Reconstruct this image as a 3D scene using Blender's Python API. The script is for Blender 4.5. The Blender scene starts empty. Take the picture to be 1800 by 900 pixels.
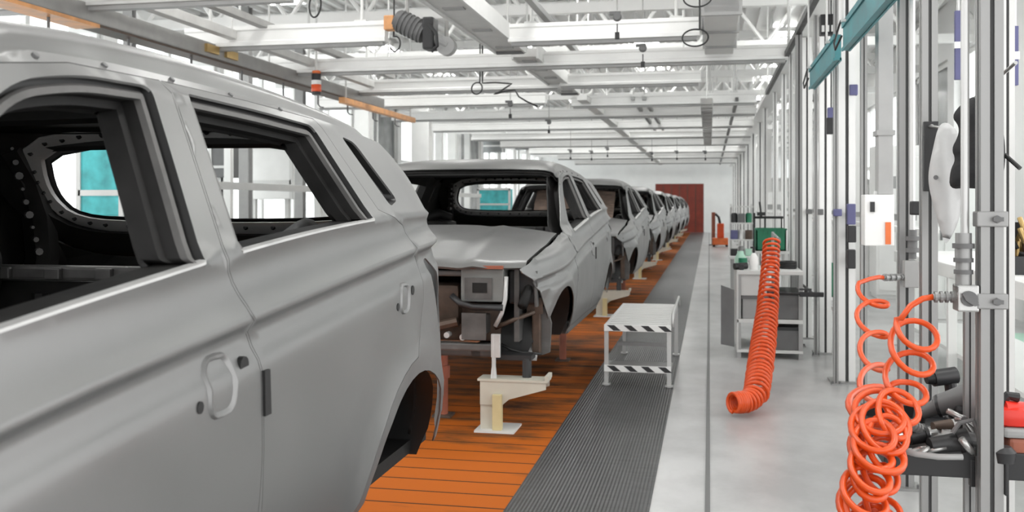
import bpy, bmesh, math, random
from mathutils import Vector, Matrix
from mathutils.geometry import delaunay_2d_cdt

S = bpy.context.scene
C = S.collection
R = random.Random(7)
PI = math.pi

# ------------------------------------------------------------------ camera, world, lights, exposure
F_PX, YAW, CAM_H = 1700.0, math.atan(347 / 1700), 1.35
cd = bpy.data.cameras.new('camera'); cam = bpy.data.objects.new('camera', cd); C.objects.link(cam)
cam.location = (0, 0, CAM_H); cam.rotation_euler = (PI / 2, 0, YAW)
cd.sensor_width = 36; cd.lens = F_PX / 1800 * 36; cd.shift_y = -90 / 1800
cd.clip_start = 0.05; cd.clip_end = 300
cd.dof.use_dof = True; cd.dof.focus_distance = 3.6; cd.dof.aperture_fstop = 5.0
S.camera = cam
S.view_settings.view_transform = 'Standard'; S.view_settings.look = 'None'
S.view_settings.gamma = 1; S.view_settings.use_curve_mapping = False
S.view_settings.exposure = 0.3
w = bpy.data.worlds.new('sky'); S.world = w; w.use_nodes = True
w.node_tree.nodes['Background'].inputs[0].default_value = (1.0, 1.0, 1.0, 1)
w.node_tree.nodes['Background'].inputs[1].default_value = 2.1
LAMP_STRENGTH = 17.0


# ------------------------------------------------------------------ materials
def mat(name, col, rough=.5, metal=0.0, noise=0.0, nscale=8.0, bump=0.0, bscale=60.0, spec=.5, emit=0, trans=0, stretch=None, coat=0):
    m = bpy.data.materials.new(name); m.use_nodes = True
    nt = m.node_tree; b = nt.nodes['Principled BSDF']
    c = (*col, 1)
    b.inputs['Base Color'].default_value = c
    b.inputs['Roughness'].default_value = rough
    b.inputs['Metallic'].default_value = metal
    b.inputs['Specular IOR Level'].default_value = spec
    b.inputs['Coat Weight'].default_value = coat
    if emit:
        b.inputs['Emission Color'].default_value = c; b.inputs['Emission Strength'].default_value = emit
    if trans:
        b.inputs['Transmission Weight'].default_value = trans
    tc = nt.nodes.new('ShaderNodeTexCoord'); mp = nt.nodes.new('ShaderNodeMapping')
    nt.links.new(tc.outputs['Object'], mp.inputs['Vector'])
    if stretch: mp.inputs['Scale'].default_value = stretch
    if noise:
        n = nt.nodes.new('ShaderNodeTexNoise'); n.inputs['Scale'].default_value = nscale; n.inputs['Detail'].default_value = 5
        nt.links.new(mp.outputs['Vector'], n.inputs['Vector'])
        r = nt.nodes.new('ShaderNodeValToRGB')
        r.color_ramp.elements[0].position = .3; r.color_ramp.elements[1].position = .7
        r.color_ramp.elements[0].color = (*[x * (1 - noise) for x in col], 1)
        r.color_ramp.elements[1].color = (*[min(1, x * (1 + noise)) for x in col], 1)
        nt.links.new(n.outputs['Fac'], r.inputs['Fac']); nt.links.new(r.outputs['Color'], b.inputs['Base Color'])
        rr = nt.nodes.new('ShaderNodeMapRange'); rr.inputs['To Min'].default_value = max(0, rough - .12); rr.inputs['To Max'].default_value = min(1, rough + .12)
        nt.links.new(n.outputs['Fac'], rr.inputs['Value']); nt.links.new(rr.outputs['Result'], b.inputs['Roughness'])
    if bump:
        n2 = nt.nodes.new('ShaderNodeTexNoise'); n2.inputs['Scale'].default_value = bscale
        nt.links.new(mp.outputs['Vector'], n2.inputs['Vector'])
        bp = nt.nodes.new('ShaderNodeBump'); bp.inputs['Strength'].default_value = bump; bp.inputs['Distance'].default_value = .01
        nt.links.new(n2.outputs['Fac'], bp.inputs['Height']); nt.links.new(bp.outputs['Normal'], b.inputs['Normal'])
    return m


M = dict(
    body=mat('bare_galvanised_steel', (.215, .215, .212), .38, .6, noise=.05, nscale=3.0),
    dark=mat('shade_toned_inner_steel', (.016, .0155, .015), .55, .2, noise=.35, nscale=12, spec=.25),  # near-black tone carries the shade inside the car bodies
    mid=mat('primed_inner_steel', (.11, .107, .104), .45, .35, noise=.25, nscale=10),
    pale=mat('pale_pressed_steel', (.5, .5, .49), .4, .3, noise=.1, nscale=9),
    rubber=mat('black_rubber', (.012, .012, .012), .45, noise=.2),
    hole=mat('black_plastic', (.01, .01, .01), .6, noise=.2),
    rust=mat('brown_steel', (.085, .058, .043), .5, .3, noise=.3, nscale=14),
    unitgrey=mat('unit_grey', (.16, .165, .158), .5, noise=.12),
    redline=mat('red_primer', (.3, .09, .05), .5, noise=.2),
    white=mat('white_paint', (.80, .80, .785), .4, noise=.03, nscale=4),
    offwhite=mat('grey_white_paint', (.62, .62, .605), .45, noise=.05, nscale=5),
    grey=mat('grey_paint', (.33, .33, .325), .45, noise=.08, nscale=5),
    dgrey=mat('dark_grey_paint', (.13, .13, .13), .5, noise=.1, nscale=8),
    black=mat('black_paint', (.018, .018, .019), .45, noise=.2, nscale=8),
    alu=mat('anodised_aluminium', (.52, .52, .51), .38, .55, noise=.06, nscale=6, stretch=(1, 1, .1)),
    aludark=mat('aged_aluminium', (.3, .3, .295), .42, .5, noise=.08, nscale=6, stretch=(1, 1, .1)),
    slot=mat('slot_shadow_strip', (.05, .05, .05), .6, noise=.1),
    steel=mat('steel', (.45, .45, .44), .3, .8, noise=.1, nscale=20),
    orange=mat('orange_polyurethane', (.68, .075, .006), .35, noise=.06, nscale=8, coat=.1),
    oranged=mat('burnt_orange', (.72, .16, .04), .5, noise=.15),
    red=mat('red_plastic', (.75, .03, .015), .4, noise=.1),
    green=mat('green_plastic', (.01, .17, .085), .4, noise=.1),
    palegreen=mat('pale_green_paint', (.42, .66, .53), .5, noise=.05),
    teal=mat('teal_paint', (.05, .21, .23), .45, noise=.3, nscale=5),
    tealglow=mat('teal_enamel', (.06, .42, .44), .35, noise=.35, nscale=4),
    blue=mat('blue_grey_plastic', (.10, .10, .22), .5, noise=.1),
    brass=mat('brass', (.55, .38, .16), .35, .8, noise=.1),
    cream=mat('cream_paint', (.48, .46, .39), .45, noise=.06, nscale=7),
    yellow=mat('faded_yellow_paint', (.54, .46, .25), .5, noise=.1),
    ductgrey=mat('duct_grey', (.36, .36, .355), .5, noise=.05),
    cloth=mat('white_cloth', (.50, .50, .495), .85, noise=.04, bump=.25, bscale=18),
    blackcloth=mat('black_cloth', (.014, .014, .015), .9, noise=.2, bump=.4, bscale=30),
    door=mat('red_brown_door', (.20, .028, .014), .6, noise=.15, nscale=3),
    lamp=mat('lamp_diffuser', (1, 1, .98), .5, emit=LAMP_STRENGTH),
    roofsheet=mat('white_roof_sheet', (.80, .80, .79), .5, noise=.02, nscale=2),
    wall=mat('white_wall', (.82, .82, .81), .6, noise=.02, nscale=2),
    endwall=mat('pale_end_wall', (.84, .85, .84), .6, noise=.03, nscale=2),
    glass=mat('window_glass', (.95, .98, .98), .02, trans=1.0, noise=0),
    smoke=mat('tinted_window', (.22, .23, .23), .2, noise=.3, nscale=2),
    copper=mat('orange_busbar', (.62, .30, .12), .45, noise=.2),
    conduit=mat('grey_conduit', (.30, .295, .285), .4, .3, noise=.12, nscale=6),
    conduitlight=mat('light_conduit', (.58, .575, .56), .4, .2, noise=.1, nscale=6),
)


def floor_mats():
    # orange boards: transverse boards with dark joints and brown oil stains
    m = bpy.data.materials.new('orange_boards'); m.use_nodes = True; nt = m.node_tree; b = nt.nodes['Principled BSDF']
    N, L = nt.nodes.new, nt.links.new
    tc = N('ShaderNodeTexCoord'); sp = N('ShaderNodeSeparateXYZ'); L(tc.outputs['Object'], sp.inputs[0])
    fr = N('ShaderNodeMath'); fr.operation = 'MULTIPLY'; fr.inputs[1].default_value = 1 / .19; L(sp.outputs['Y'], fr.inputs[0])
    f2 = N('ShaderNodeMath'); f2.operation = 'FRACT'; L(fr.outputs[0], f2.inputs[0])
    lt = N('ShaderNodeMath'); lt.operation = 'LESS_THAN'; lt.inputs[1].default_value = .07; L(f2.outputs[0], lt.inputs[0])
    mp = N('ShaderNodeMapping'); mp.inputs['Scale'].default_value = (.8, 2.2, 1); L(tc.outputs['Object'], mp.inputs[0])
    n = N('ShaderNodeTexNoise'); n.inputs['Scale'].default_value = 1.5; n.inputs['Detail'].default_value = 8; n.inputs['Roughness'].default_value = .65; L(mp.outputs[0], n.inputs[0])
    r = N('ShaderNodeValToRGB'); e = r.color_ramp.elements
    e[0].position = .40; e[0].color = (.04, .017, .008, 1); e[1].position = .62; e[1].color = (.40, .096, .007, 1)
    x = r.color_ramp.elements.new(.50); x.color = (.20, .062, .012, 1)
    # browner past the first bay: stains plus the bodies' shadow, put in the colour
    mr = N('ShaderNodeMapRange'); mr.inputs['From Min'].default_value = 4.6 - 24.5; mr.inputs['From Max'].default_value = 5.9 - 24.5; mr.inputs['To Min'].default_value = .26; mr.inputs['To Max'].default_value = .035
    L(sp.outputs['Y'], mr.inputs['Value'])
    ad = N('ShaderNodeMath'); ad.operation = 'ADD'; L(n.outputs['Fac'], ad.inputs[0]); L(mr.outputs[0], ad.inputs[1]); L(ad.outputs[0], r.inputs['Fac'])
    mx = N('ShaderNodeMix'); mx.data_type = 'RGBA'; L(lt.outputs[0], mx.inputs['Factor']); L(r.outputs['Color'], mx.inputs['A']); mx.inputs['B'].default_value = (.05, .02, .01, 1)
    L(mx.outputs['Result'], b.inputs['Base Color']); b.inputs['Roughness'].default_value = .75; b.inputs['Specular IOR Level'].default_value = .15
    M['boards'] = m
    # grey tread plates
    m = bpy.data.materials.new('grey_tread'); m.use_nodes = True; nt = m.node_tree; b = nt.nodes['Principled BSDF']; N, L = nt.nodes.new, nt.links.new
    tc = N('ShaderNodeTexCoord'); mp = N('ShaderNodeMapping'); mp.inputs['Scale'].default_value = (3, 14, 1); L(tc.outputs['Object'], mp.inputs[0])
    n = N('ShaderNodeTexNoise'); n.inputs['Scale'].default_value = 1.6; n.inputs['Detail'].default_value = 8; n.inputs['Roughness'].default_value = .7; L(mp.outputs[0], n.inputs[0])
    r = N('ShaderNodeValToRGB'); e = r.color_ramp.elements; e[0].position = .3; e[0].color = (.020, .020, .021, 1); e[1].position = .72; e[1].color = (.075, .075, .077, 1)
    L(n.outputs['Fac'], r.inputs['Fac']); L(r.outputs['Color'], b.inputs['Base Color']); b.inputs['Roughness'].default_value = .36; b.inputs['Specular IOR Level'].default_value = .5
    wv = N('ShaderNodeTexWave'); wv.inputs['Scale'].default_value = 18; wv.bands_direction = 'X'; L(tc.outputs['Object'], wv.inputs[0])
    bp = N('ShaderNodeBump'); bp.inputs['Strength'].default_value = .35; bp.inputs['Distance'].default_value = .006; L(wv.outputs['Fac'], bp.inputs['Height']); L(bp.outputs[0], b.inputs['Normal'])
    M['tread'] = m
    # worn white epoxy
    m = bpy.data.materials.new('white_epoxy'); m.use_nodes = True; nt = m.node_tree; b = nt.nodes['Principled BSDF']; N, L = nt.nodes.new, nt.links.new
    tc = N('ShaderNodeTexCoord'); mp = N('ShaderNodeMapping'); mp.inputs['Scale'].default_value = (1, .7, 1); L(tc.outputs['Object'], mp.inputs[0])
    n = N('ShaderNodeTexNoise'); n.inputs['Scale'].default_value = 2.2; n.inputs['Detail'].default_value = 9; n.inputs['Roughness'].default_value = .6; L(mp.outputs[0], n.inputs[0])
    r = N('ShaderNodeValToRGB'); e = r.color_ramp.elements; e[0].position = .32; e[0].color = (.33, .33, .328, 1); e[1].position = .62; e[1].color = (.48, .48, .477, 1)
    L(n.outputs['Fac'], r.inputs['Fac']); L(r.outputs['Color'], b.inputs['Base Color']); b.inputs['Roughness'].default_value = .3
    M['epoxy'] = m


floor_mats()
g = M['glass'].node_tree; _o = g.nodes['Material Output']; _t = g.nodes.new('ShaderNodeBsdfTransparent'); _t.inputs[0].default_value = (.96, .98, .98, 1)
_g = g.nodes.new('ShaderNodeBsdfGlossy'); _g.inputs['Roughness'].default_value = .03; _m = g.nodes.new('ShaderNodeMixShader'); _m.inputs[0].default_value = .07
g.links.new(_t.outputs[0], _m.inputs[1]); g.links.new(_g.outputs[0], _m.inputs[2]); g.links.new(_m.outputs[0], _o.inputs['Surface'])

# ------------------------------------------------------------------ helpers
OFF = {}


def box(bm, c, s, rot=None, bev=0.0):
    """box centred at c with full size s"""
    r = bmesh.ops.create_cube(bm, size=1.0)
    vs = r['verts']
    bmesh.ops.scale(bm, vec=s, verts=vs)
    if bev:
        es = list({e for v in vs for e in v.link_edges})
        g = bmesh.ops.bevel(bm, geom=es, offset=bev, segments=2, affect='EDGES', profile=.6)
        vs = list({v for f in g['faces'] for v in f.verts} | {v for v in vs if v.is_valid})
    if rot is not None: bmesh.ops.rotate(bm, cent=(0, 0, 0), matrix=rot, verts=vs)
    bmesh.ops.translate(bm, vec=c, verts=vs)
    return vs


def bx(bm, x0, x1, y0, y1, z0, z1, bev=0.0):
    return box(bm, ((x0 + x1) / 2, (y0 + y1) / 2, (z0 + z1) / 2), (abs(x1 - x0), abs(y1 - y0), abs(z1 - z0)), bev=bev)


def rod(bm, a, b, r, r2=None, n=12, cap=True):
    a, b = Vector(a), Vector(b); d = b - a
    if d.length < 1e-6: return
    m = Matrix.Translation((a + b) / 2) @ d.to_track_quat('Z', 'Y').to_matrix().to_4x4()
    bmesh.ops.create_cone(bm, cap_ends=cap, segments=n, radius1=r, radius2=r if r2 is None else r2, depth=d.length, matrix=m)


def tube(bm, pts, r, n=8, closed=False):
    pts = [Vector(p) for p in pts]
    rings = []; up = None
    N = len(pts)
    for i, p in enumerate(pts):
        t = (pts[(i + 1) % N] - pts[i - 1]) if closed or 0 < i < N - 1 else (pts[1] - pts[0] if i == 0 else pts[-1] - pts[-2])
        t.normalize()
        if up is None:
            up = Vector((0, 0, 1)) if abs(t.z) < .9 else Vector((1, 0, 0))
        up = (up - t * up.dot(t)); up = up.normalized() if up.length > 1e-5 else t.orthogonal().normalized()
        s = t.cross(up)
        rr = r(i / (N - 1)) if callable(r) else r
        rings.append([bm.verts.new(p + (up * math.cos(a) + s * math.sin(a)) * rr) for a in [2 * PI * k / n for k in range(n)]])
    for i in range(N if closed else N - 1):
        A, B = rings[i], rings[(i + 1) % N]
        for k in range(n): bm.faces.new((A[k], A[(k + 1) % n], B[(k + 1) % n], B[k]))
    if not closed:
        bm.faces.new(list(reversed(rings[0]))); bm.faces.new(rings[-1])


def prism(bm, poly, axis, a, b):
    """extrude a 2-D polygon along an axis ('x': poly is (y,z); 'y': (x,z); 'z': (x,y))"""
    def P(p, t): return {'x': (t, p[0], p[1]), 'y': (p[0], t, p[1]), 'z': (p[0], p[1], t)}[axis]
    A = [bm.verts.new(P(p, a)) for p in poly]; B = [bm.verts.new(P(p, b)) for p in poly]
    n = len(poly)
    bm.faces.new(A); bm.faces.new(list(reversed(B)))
    for i in range(n): bm.faces.new((A[i], B[i], B[(i + 1) % n], A[(i + 1) % n]))


def lathe(bm, prof, c, n=16, axis='z'):
    rings = []
    for r, h in prof:
        ring = []
        for k in range(n):
            a = 2 * PI * k / n; p = (r * math.cos(a), r * math.sin(a), h)
            if axis == 'y': p = (p[0], p[2], p[1])
            if axis == 'x': p = (p[2], p[0], p[1])
            ring.append(bm.verts.new(Vector(c) + Vector(p)))
        rings.append(ring)
    for A, B in zip(rings, rings[1:]):
        for k in range(n): bm.faces.new((A[k], A[(k + 1) % n], B[(k + 1) % n], B[k]))
    bm.faces.new(rings[0]); bm.faces.new(rings[-1])


def BM(): return bmesh.new()


def obj(name, bm, m, parent=None, smooth=False, solid=0.0, fixn=True):
    if fixn: bmesh.ops.recalc_face_normals(bm, faces=bm.faces)
    off = OFF.get(parent.name, Vector()) if parent else Vector()
    if parent is None:
        xs = [v.co for v in bm.verts]
        off = Vector(((min(v.x for v in xs) + max(v.x for v in xs)) / 2, (min(v.y for v in xs) + max(v.y for v in xs)) / 2, min(v.z for v in xs)))
    bmesh.ops.translate(bm, vec=-off, verts=bm.verts)
    if solid:
        for e in bm.edges:
            if len(e.link_faces) == 1: e.smooth = False
    me = bpy.data.meshes.new(name); bm.to_mesh(me); bm.free()
    if smooth:
        for p in me.polygons: p.use_smooth = True
        if smooth != True:
            me.set_sharp_from_angle(angle=math.radians(smooth))
    ms = m if isinstance(m, (list, tuple)) else [m]
    for x in ms: me.materials.append(M[x] if isinstance(x, str) else x)
    o = bpy.data.objects.new(name, me); C.objects.link(o)
    if parent: o.parent = parent
    else: o.location = off
    OFF[o.name] = off
    if solid:
        sm = o.modifiers.new('sheet', 'SOLIDIFY'); sm.thickness = solid; sm.offset = -1
    return o


def tag(o, label=None, cat=None, group=None, kind=None):
    if label: o['label'] = label
    if cat: o['category'] = cat
    if group: o['group'] = group
    if kind: o['kind'] = kind
    return o


def thing(name, label, cat, loc=(0, 0, 0), group=None):
    o = bpy.data.objects.new(name, None); C.objects.link(o); o.location = loc; o.empty_display_size = .1
    OFF[o.name] = Vector(loc)
    return tag(o, label, cat, group)


def one(name, bm, m, label, cat, group=None, smooth=False):
    return tag(obj(name, bm, m, None, smooth), label, cat, group)


def struct(name, bm, m):
    return tag(obj(name, bm, m), kind='structure')


def dup(root, loc, label=None):
    r = root.copy(); C.objects.link(r); r.location = loc
    OFF[r.name] = Vector(loc)
    if label: r['label'] = label
    def kids(a, b):
        for ch in list(a.children):
            c = ch.copy(); C.objects.link(c); c.parent = b
            kids(ch, c)
    kids(root, r)
    return r


ORD = ['first', 'second', 'third', 'fourth', 'fifth', 'sixth', 'seventh', 'eighth', 'ninth', 'tenth', 'eleventh', 'twelfth', 'thirteenth', 'fourteenth',
       'fifteenth', 'sixteenth', 'seventeenth', 'eighteenth', 'nineteenth', 'twentieth', 'twenty-first', 'twenty-second', 'twenty-third', 'twenty-fourth']
cs, sn = math.cos(YAW), math.sin(YAW)


def ray(px, py):
    u = (px - 900) / F_PX
    return Vector((u * cs - sn, u * sn + cs, (360 - py) / F_PX))


def at(px, py, Y):
    d = ray(px, py); d = d * (Y / d.y)
    return Vector((d.x, d.y, d.z + CAM_H))


def atz(px, py, z):
    d = ray(px, py); d = d * ((z - CAM_H) / d.z)
    return Vector((d.x, d.y, z))


def lerp(pts, t):
    if t <= pts[0][0]: return pts[0][1]
    for (a, va), (b, vb) in zip(pts, pts[1:]):
        if t <= b: return va + (vb - va) * (t - a) / (b - a) if b > a else vb
    return pts[-1][1]


def resample(poly, step, closed=True):
    out = []; n = len(poly)
    for i in range(n if closed else n - 1):
        a, b = Vector(poly[i]), Vector(poly[(i + 1) % n]); k = max(1, round((b - a).length / step))
        for j in range(k): out.append(a.lerp(b, j / k))
    if not closed: out.append(Vector(poly[-1]))
    return out


def chaikin(poly, it=2, q=.25):
    p = [Vector(x) for x in poly]
    for _ in range(it):
        o = []
        for i in range(len(p)):
            a, b = p[i], p[(i + 1) % len(p)]
            o += [a.lerp(b, q), a.lerp(b, 1 - q)]
        p = o
    return p


def fillet(poly, rad, n=5):
    """round the corners of a closed polygon; rad is one radius or one per corner"""
    p = [Vector(x) for x in poly]; out = []
    for i in range(len(p)):
        r = rad[i] if isinstance(rad, (list, tuple)) else rad
        a, b, c = p[i - 1], p[i], p[(i + 1) % len(p)]
        u, v = (a - b), (c - b); k = min(r, u.length * .45, v.length * .45)
        if k <= 0: out.append(b); continue
        s, e = b + u.normalized() * k, b + v.normalized() * k
        for j in range(n + 1):
            t = j / n; out.append(s * (1 - t) ** 2 + b * 2 * t * (1 - t) + e * t * t)
    return out


def area(p): return .5 * sum(p[i][0] * p[(i + 1) % len(p)][1] - p[(i + 1) % len(p)][0] * p[i][1] for i in range(len(p)))


def ccw(p):
    p = [Vector(x) for x in p]
    return p if area(p) > 0 else p[::-1]


def inset(poly, d, bottom=1.0):
    p = ccw(poly); n = len(p); out = []
    for i in range(n):
        e1 = (p[i] - p[i - 1]).normalized(); e2 = (p[(i + 1) % n] - p[i]).normalized()
        n1, n2 = Vector((-e1.y, e1.x)), Vector((-e2.y, e2.x))
        m = n1 + n2
        m = m.normalized() if m.length > 1e-6 else n1
        q = m * d / max(.5, m.dot(n1))
        if bottom < 1 and q.y > 0: q.y *= bottom
        out.append(p[i] + q)
    return out


def inside(p, poly):
    x, y = p; r = False; j = len(poly) - 1
    for i in range(len(poly)):
        xi, yi = poly[i]; xj, yj = poly[j]
        if (yi > y) != (yj > y) and x < (xj - xi) * (y - yi) / (yj - yi) + xi: r = not r
        j = i
    return r


def panel(bm, outline, holes, fn, pts=(), flip=False):
    """triangulate a 2-D outline with holes, map each point through fn -> 3-D"""
    loops = [ccw(outline)] + [ccw(h) for h in holes]
    V, E = [], []
    for l in loops:
        k = len(V); V += l; E += [(k + i, k + (i + 1) % len(l)) for i in range(len(l))]
    V = V + [Vector(p) for p in pts]
    vs, es, fs, *_ = delaunay_2d_cdt(V, E, [], 0, 1e-5)
    o, hs = loops[0], loops[1:]
    keep = []
    for f in fs:
        c = sum((vs[i] for i in f), Vector((0, 0))) / len(f)
        if inside(c, o) and not any(inside(c, h) for h in hs): keep.append(f)
    bv = {}
    for f in keep:
        a = (vs[f[1]] - vs[f[0]]).cross(vs[f[2]] - vs[f[0]])
        ff = list(f) if (a > 0) != flip else list(f)[::-1]
        for i in ff:
            if i not in bv: bv[i] = bm.verts.new(fn(vs[i].x, vs[i].y))
        bm.faces.new([bv[i] for i in ff])

# ------------------------------------------------------------------ the hall
def hall():
    b = BM(); bx(b, -9.5, 4.2, -6, 60, -.25, 0); struct('floor', b, 'epoxy')
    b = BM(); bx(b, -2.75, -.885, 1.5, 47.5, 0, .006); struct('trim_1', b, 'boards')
    b = BM(); bx(b, -.885, -.26, 1.5, 47.5, 0, .008); struct('trim_2', b, 'tread')
    b = BM(); bx(b, -.02, .003, 1.5, 47.5, 0, .004); struct('trim_3', b, 'dgrey')
    # back wall with an opening for the red-brown door
    b = BM(); d0, d1, zt = at(1152, 400, 48), at(1237, 400, 48), at(1200, 323, 48).z
    bx(b, -9.5, d0.x, 48, 48.3, 0, 5); bx(b, d1.x, 4.2, 48, 48.3, 0, 5); bx(b, d0.x, d1.x, 48, 48.3, zt, 5)
    struct('wall_back', b, 'endwall')
    b = BM(); bx(b, d0.x, d1.x, 48.05, 48.15, 0, zt)
    dr = struct('door_1', b, 'door')
    b = BM()
    for k in range(1, 6): x = d0.x + (d1.x - d0.x) * k / 6; bx(b, x - .015, x + .015, 48.03, 48.05, .05, zt - .05)
    obj('door_rib', b, 'rust', dr)
    # roof sheet with downward ribs
    b = BM(); bx(b, -9.5, 4.2, -6, 48.3, 4.5, 4.6)
    for k in range(60): x = -9.3 + k * .225; bx(b, x - .03, x + .03, -6, 48.3, 4.44, 4.5)
    struct('ceiling', b, 'roofsheet')
    # left wall: low parapet, piers, head, with a run of windows
    ys = [9 + 3.25 * k for k in range(13)]
    b = BM(); bx(b, -8.5, -8.25, 7, 48.3, 0, 1.0); bx(b, -8.5, -8.25, 7, 48.3, 3.95, 4.5)
    for y in ys: bx(b, -8.5, -8.28, y - .16, y + .16, 0, 4.5)
    struct('wall_left', b, 'wall')
    for k, y in enumerate(ys[:-1]):
        b = BM(); y0, y1 = y + .16, y + 3.09
        for yy in (y0 + .04, (y0 + y1) / 2, y1 - .04): bx(b, -8.42, -8.34, yy - .04, yy + .04, 1.0, 3.95)
        for zz in (1.04, 2.55, 3.91): bx(b, -8.42, -8.34, y0, y1, zz - .04, zz + .04)
        wn = struct('window_%d' % (k + 1), b, 'white')
        b = BM(); bx(b, -8.39, -8.37, y0, y1, 1.0, 3.95)
        obj('window_pane', b, 'smoke' if k in (4, 7) else 'glass', wn)
    # right wall
    b = BM(); bx(b, 3.6, 3.8, 9, 48.3, 0, 1.0); bx(b, 3.6, 3.8, 9, 48.3, 3.6, 4.5)
    ys = [9 + 3.275 * k for k in range(13)]
    for y in ys: bx(b, 3.55, 3.85, y - .2, y + .2, 0, 4.5)
    struct('wall_right', b, 'wall')
    for k, y in enumerate(ys[:-1]):
        b = BM(); y0, y1 = y + .2, y + 3.075
        for yy in (y0 + .04, (y0 + y1) / 2, y1 - .04): bx(b, 3.66, 3.74, yy - .04, yy + .04, 1.0, 3.6)
        for zz in (1.04, 2.2, 3.56): bx(b, 3.66, 3.74, y0, y1, zz - .04, zz + .04)
        wn = struct('window_%d' % (k + 20), b, 'white')
        b = BM(); bx(b, 3.69, 3.71, y0, y1, 1.0, 3.6); obj('window_pane', b, 'smoke' if k in (2, 6) else 'glass', wn)


hall()


def lights():
    f = thing('ceiling_light', 'x', 'ceiling light', (0, 0, 4.4), 'flat white ceiling lights under the roof sheet')
    b = BM(); bx(b, -.3, .3, -.62, -.58, 4.36, 4.44); bx(b, -.3, .3, .58, .62, 4.36, 4.44); bx(b, -.32, -.28, -.62, .62, 4.36, 4.44); bx(b, .28, .32, -.62, .62, 4.36, 4.44)
    obj('light_frame', b, 'white', f)
    b = BM(); bx(b, -.28, .28, -.58, .58, 4.37, 4.4); obj('diffuser', b, 'lamp', f)
    first = True
    for ci, x in enumerate((-6.2, -3.6, -1.2, 1.4)):
        for r in range(9):
            y = 3.0 + r * 5.0
            lab = '%s flat white ceiling light from the camera in the %s lengthwise row' % (ORD[r], ['far left', 'left middle', 'right middle', 'far right'][ci])
            if first: f.location = (x, y, 4.4); f['label'] = lab; first = False
            else: dup(f, (x, y, 4.4), lab)


lights()

# ------------------------------------------------------------------ the car body shells
HW = .95                                   # half width
AX, AZ, AR = 2.70, .42, .40                # rear axle, arch centre height, arch radius


def z_belt(y): return 1.235 + .1009 * (y - 1.45) - .0308 * (y - 1.45) ** 2 if y > .6 else 1.127 + .07 * (y - .6)
def z_crease(y): return 1.052 + .08 * (y - .88) - .05 * max(0, 1.2 - max(.3, y)) ** 2


def side_x(y, z):
    zc, zb = z_crease(y), z_belt(y)
    P = [(.40, .10), (.46, .072), (.50, .055), (.56, .038), (.62, .022), (.72, .006), (.84, 0), (zc - .13, .0), (zc - .09, .001), (zc - .062, .017), (zc - .02, .027),
         *[(zc + .004 + (zb - zc - .004) * f, d) for f, d in ((0, .004), (.1, .011), (.2, .019), (.35, .029), (.5, .037), (.65, .0415), (.8, .0425), (.9, .040), (1, .036))], (zb + .004, .036), (zb + .02, .052), (1.585, .20), (1.61, .228), (1.63, .255), (1.65, .30)]
    if z < .55 and .3 < y < 2.5: pass
    d = lerp(P, z)
    if y < .25: d += .13 * ((.25 - y) / .87) ** 2
    if y > 2.9: d += .23 * ((y - 2.9) / .54) ** 1.6 * lerp([(.45, .45), (.75, .62), (1.05, 1.0), (1.3, 1.0), (1.6, .62)], z)
    if y < 1.3 and z > zb - .05: d += .07 * ((1.3 - y) / .7) ** 1.2 * min(1, (z - zb + .05) / .12)
    for cy in (0, AX):
        r = math.hypot(y - cy, z - AZ)
        d -= .020 * math.exp(-((r - .43) / .06) ** 2) * (1 if z > .5 else .4)
    return HW - d


def arc(cy, r, a0, a1, n=18):
    return [(cy + r * math.cos(math.radians(a0 + (a1 - a0) * k / n)), AZ + r * math.sin(math.radians(a0 + (a1 - a0) * k / n))) for k in range(n + 1)]


def sill_line(a, c, n=12): return [(a + (c - a) * k / n, z_belt(a + (c - a) * k / n) + .002) for k in range(n + 1)]


FRONT_WIN = fillet(sill_line(.80, 1.455) + [(1.53, 1.592), (1.30, 1.586), (1.13, 1.555), (1.01, 1.47), (.89, 1.33)], [0] * 12 + [.012, .03, .1, .1, .1, .1])
REAR_WIN = fillet(sill_line(1.60, 2.41) + [(2.325, 1.575), (2.0, 1.588), (1.675, 1.594)], [0] * 12 + [.012, .03, .1, .02])
QUARTER_WIN = fillet([(2.52, 1.558), (2.61, 1.545), (2.715, 1.365), (2.62, 1.345)], [.02, .03, .03, .02])
LAMP_HOLE = chaikin([(2.83, 1.165), (2.875, 1.175), (3.0, 1.07), (3.03, .92), (3.0, .90), (2.93, 1.01)], 2, .2)
FRONT_DOOR = [(.56, .50), (1.60, .50), (1.615, .80), (1.61, 1.0), (1.58, 1.14), (1.535, 1.238), (1.608, 1.613), (1.30, 1.606), (1.11, 1.578), (.985, 1.492), (.855, 1.345), (.745, 1.165), (.60, 1.10), (.55, 1.0), (.545, .75)]
REAR_DOOR = [(1.635, .50), (2.22, .50)] + arc(AX, .455, 165, 95, 8) + [(2.72, .93), (2.77, 1.04), (2.765, 1.16), (2.68, 1.285), (2.495, 1.335), (2.385, 1.598), (2.0, 1.610), (1.618, 1.613), (1.545, 1.24), (1.59, 1.145), (1.62, 1.0), (1.625, .8)]
RAIL = [(2.86, 1.56), (2.6, 1.588), (2.37, 1.606), (2.2, 1.617), (1.8, 1.635), (1.5, 1.635), (1.22, 1.618), (1.06, 1.575), (.9, 1.46), (.72, 1.29), (.58, 1.16), (.556, 1.12)]
BODY_SIDE = [(.556, .455), (2.29, .455)] + arc(AX, AR, 175, 12) + [(3.20, .56), (3.33, .64), (3.42, .76), (3.44, 1.0), (3.38, 1.2), (3.25, 1.29), (3.10, 1.40), (2.96, 1.49)] + RAIL
ZTOP = [(-.66, .972), (-.45, 1.015), (-.1, 1.075), (.57, 1.163)]
FENDER = [(.535, .455)] + arc(0, AR, 5, 150) + [(-.42, .75), (-.52, .88), (-.655, .950), (-.66, .972), (-.45, 1.015), (-.1, 1.075), (.545, 1.158), (.54, 1.1)]


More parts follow.
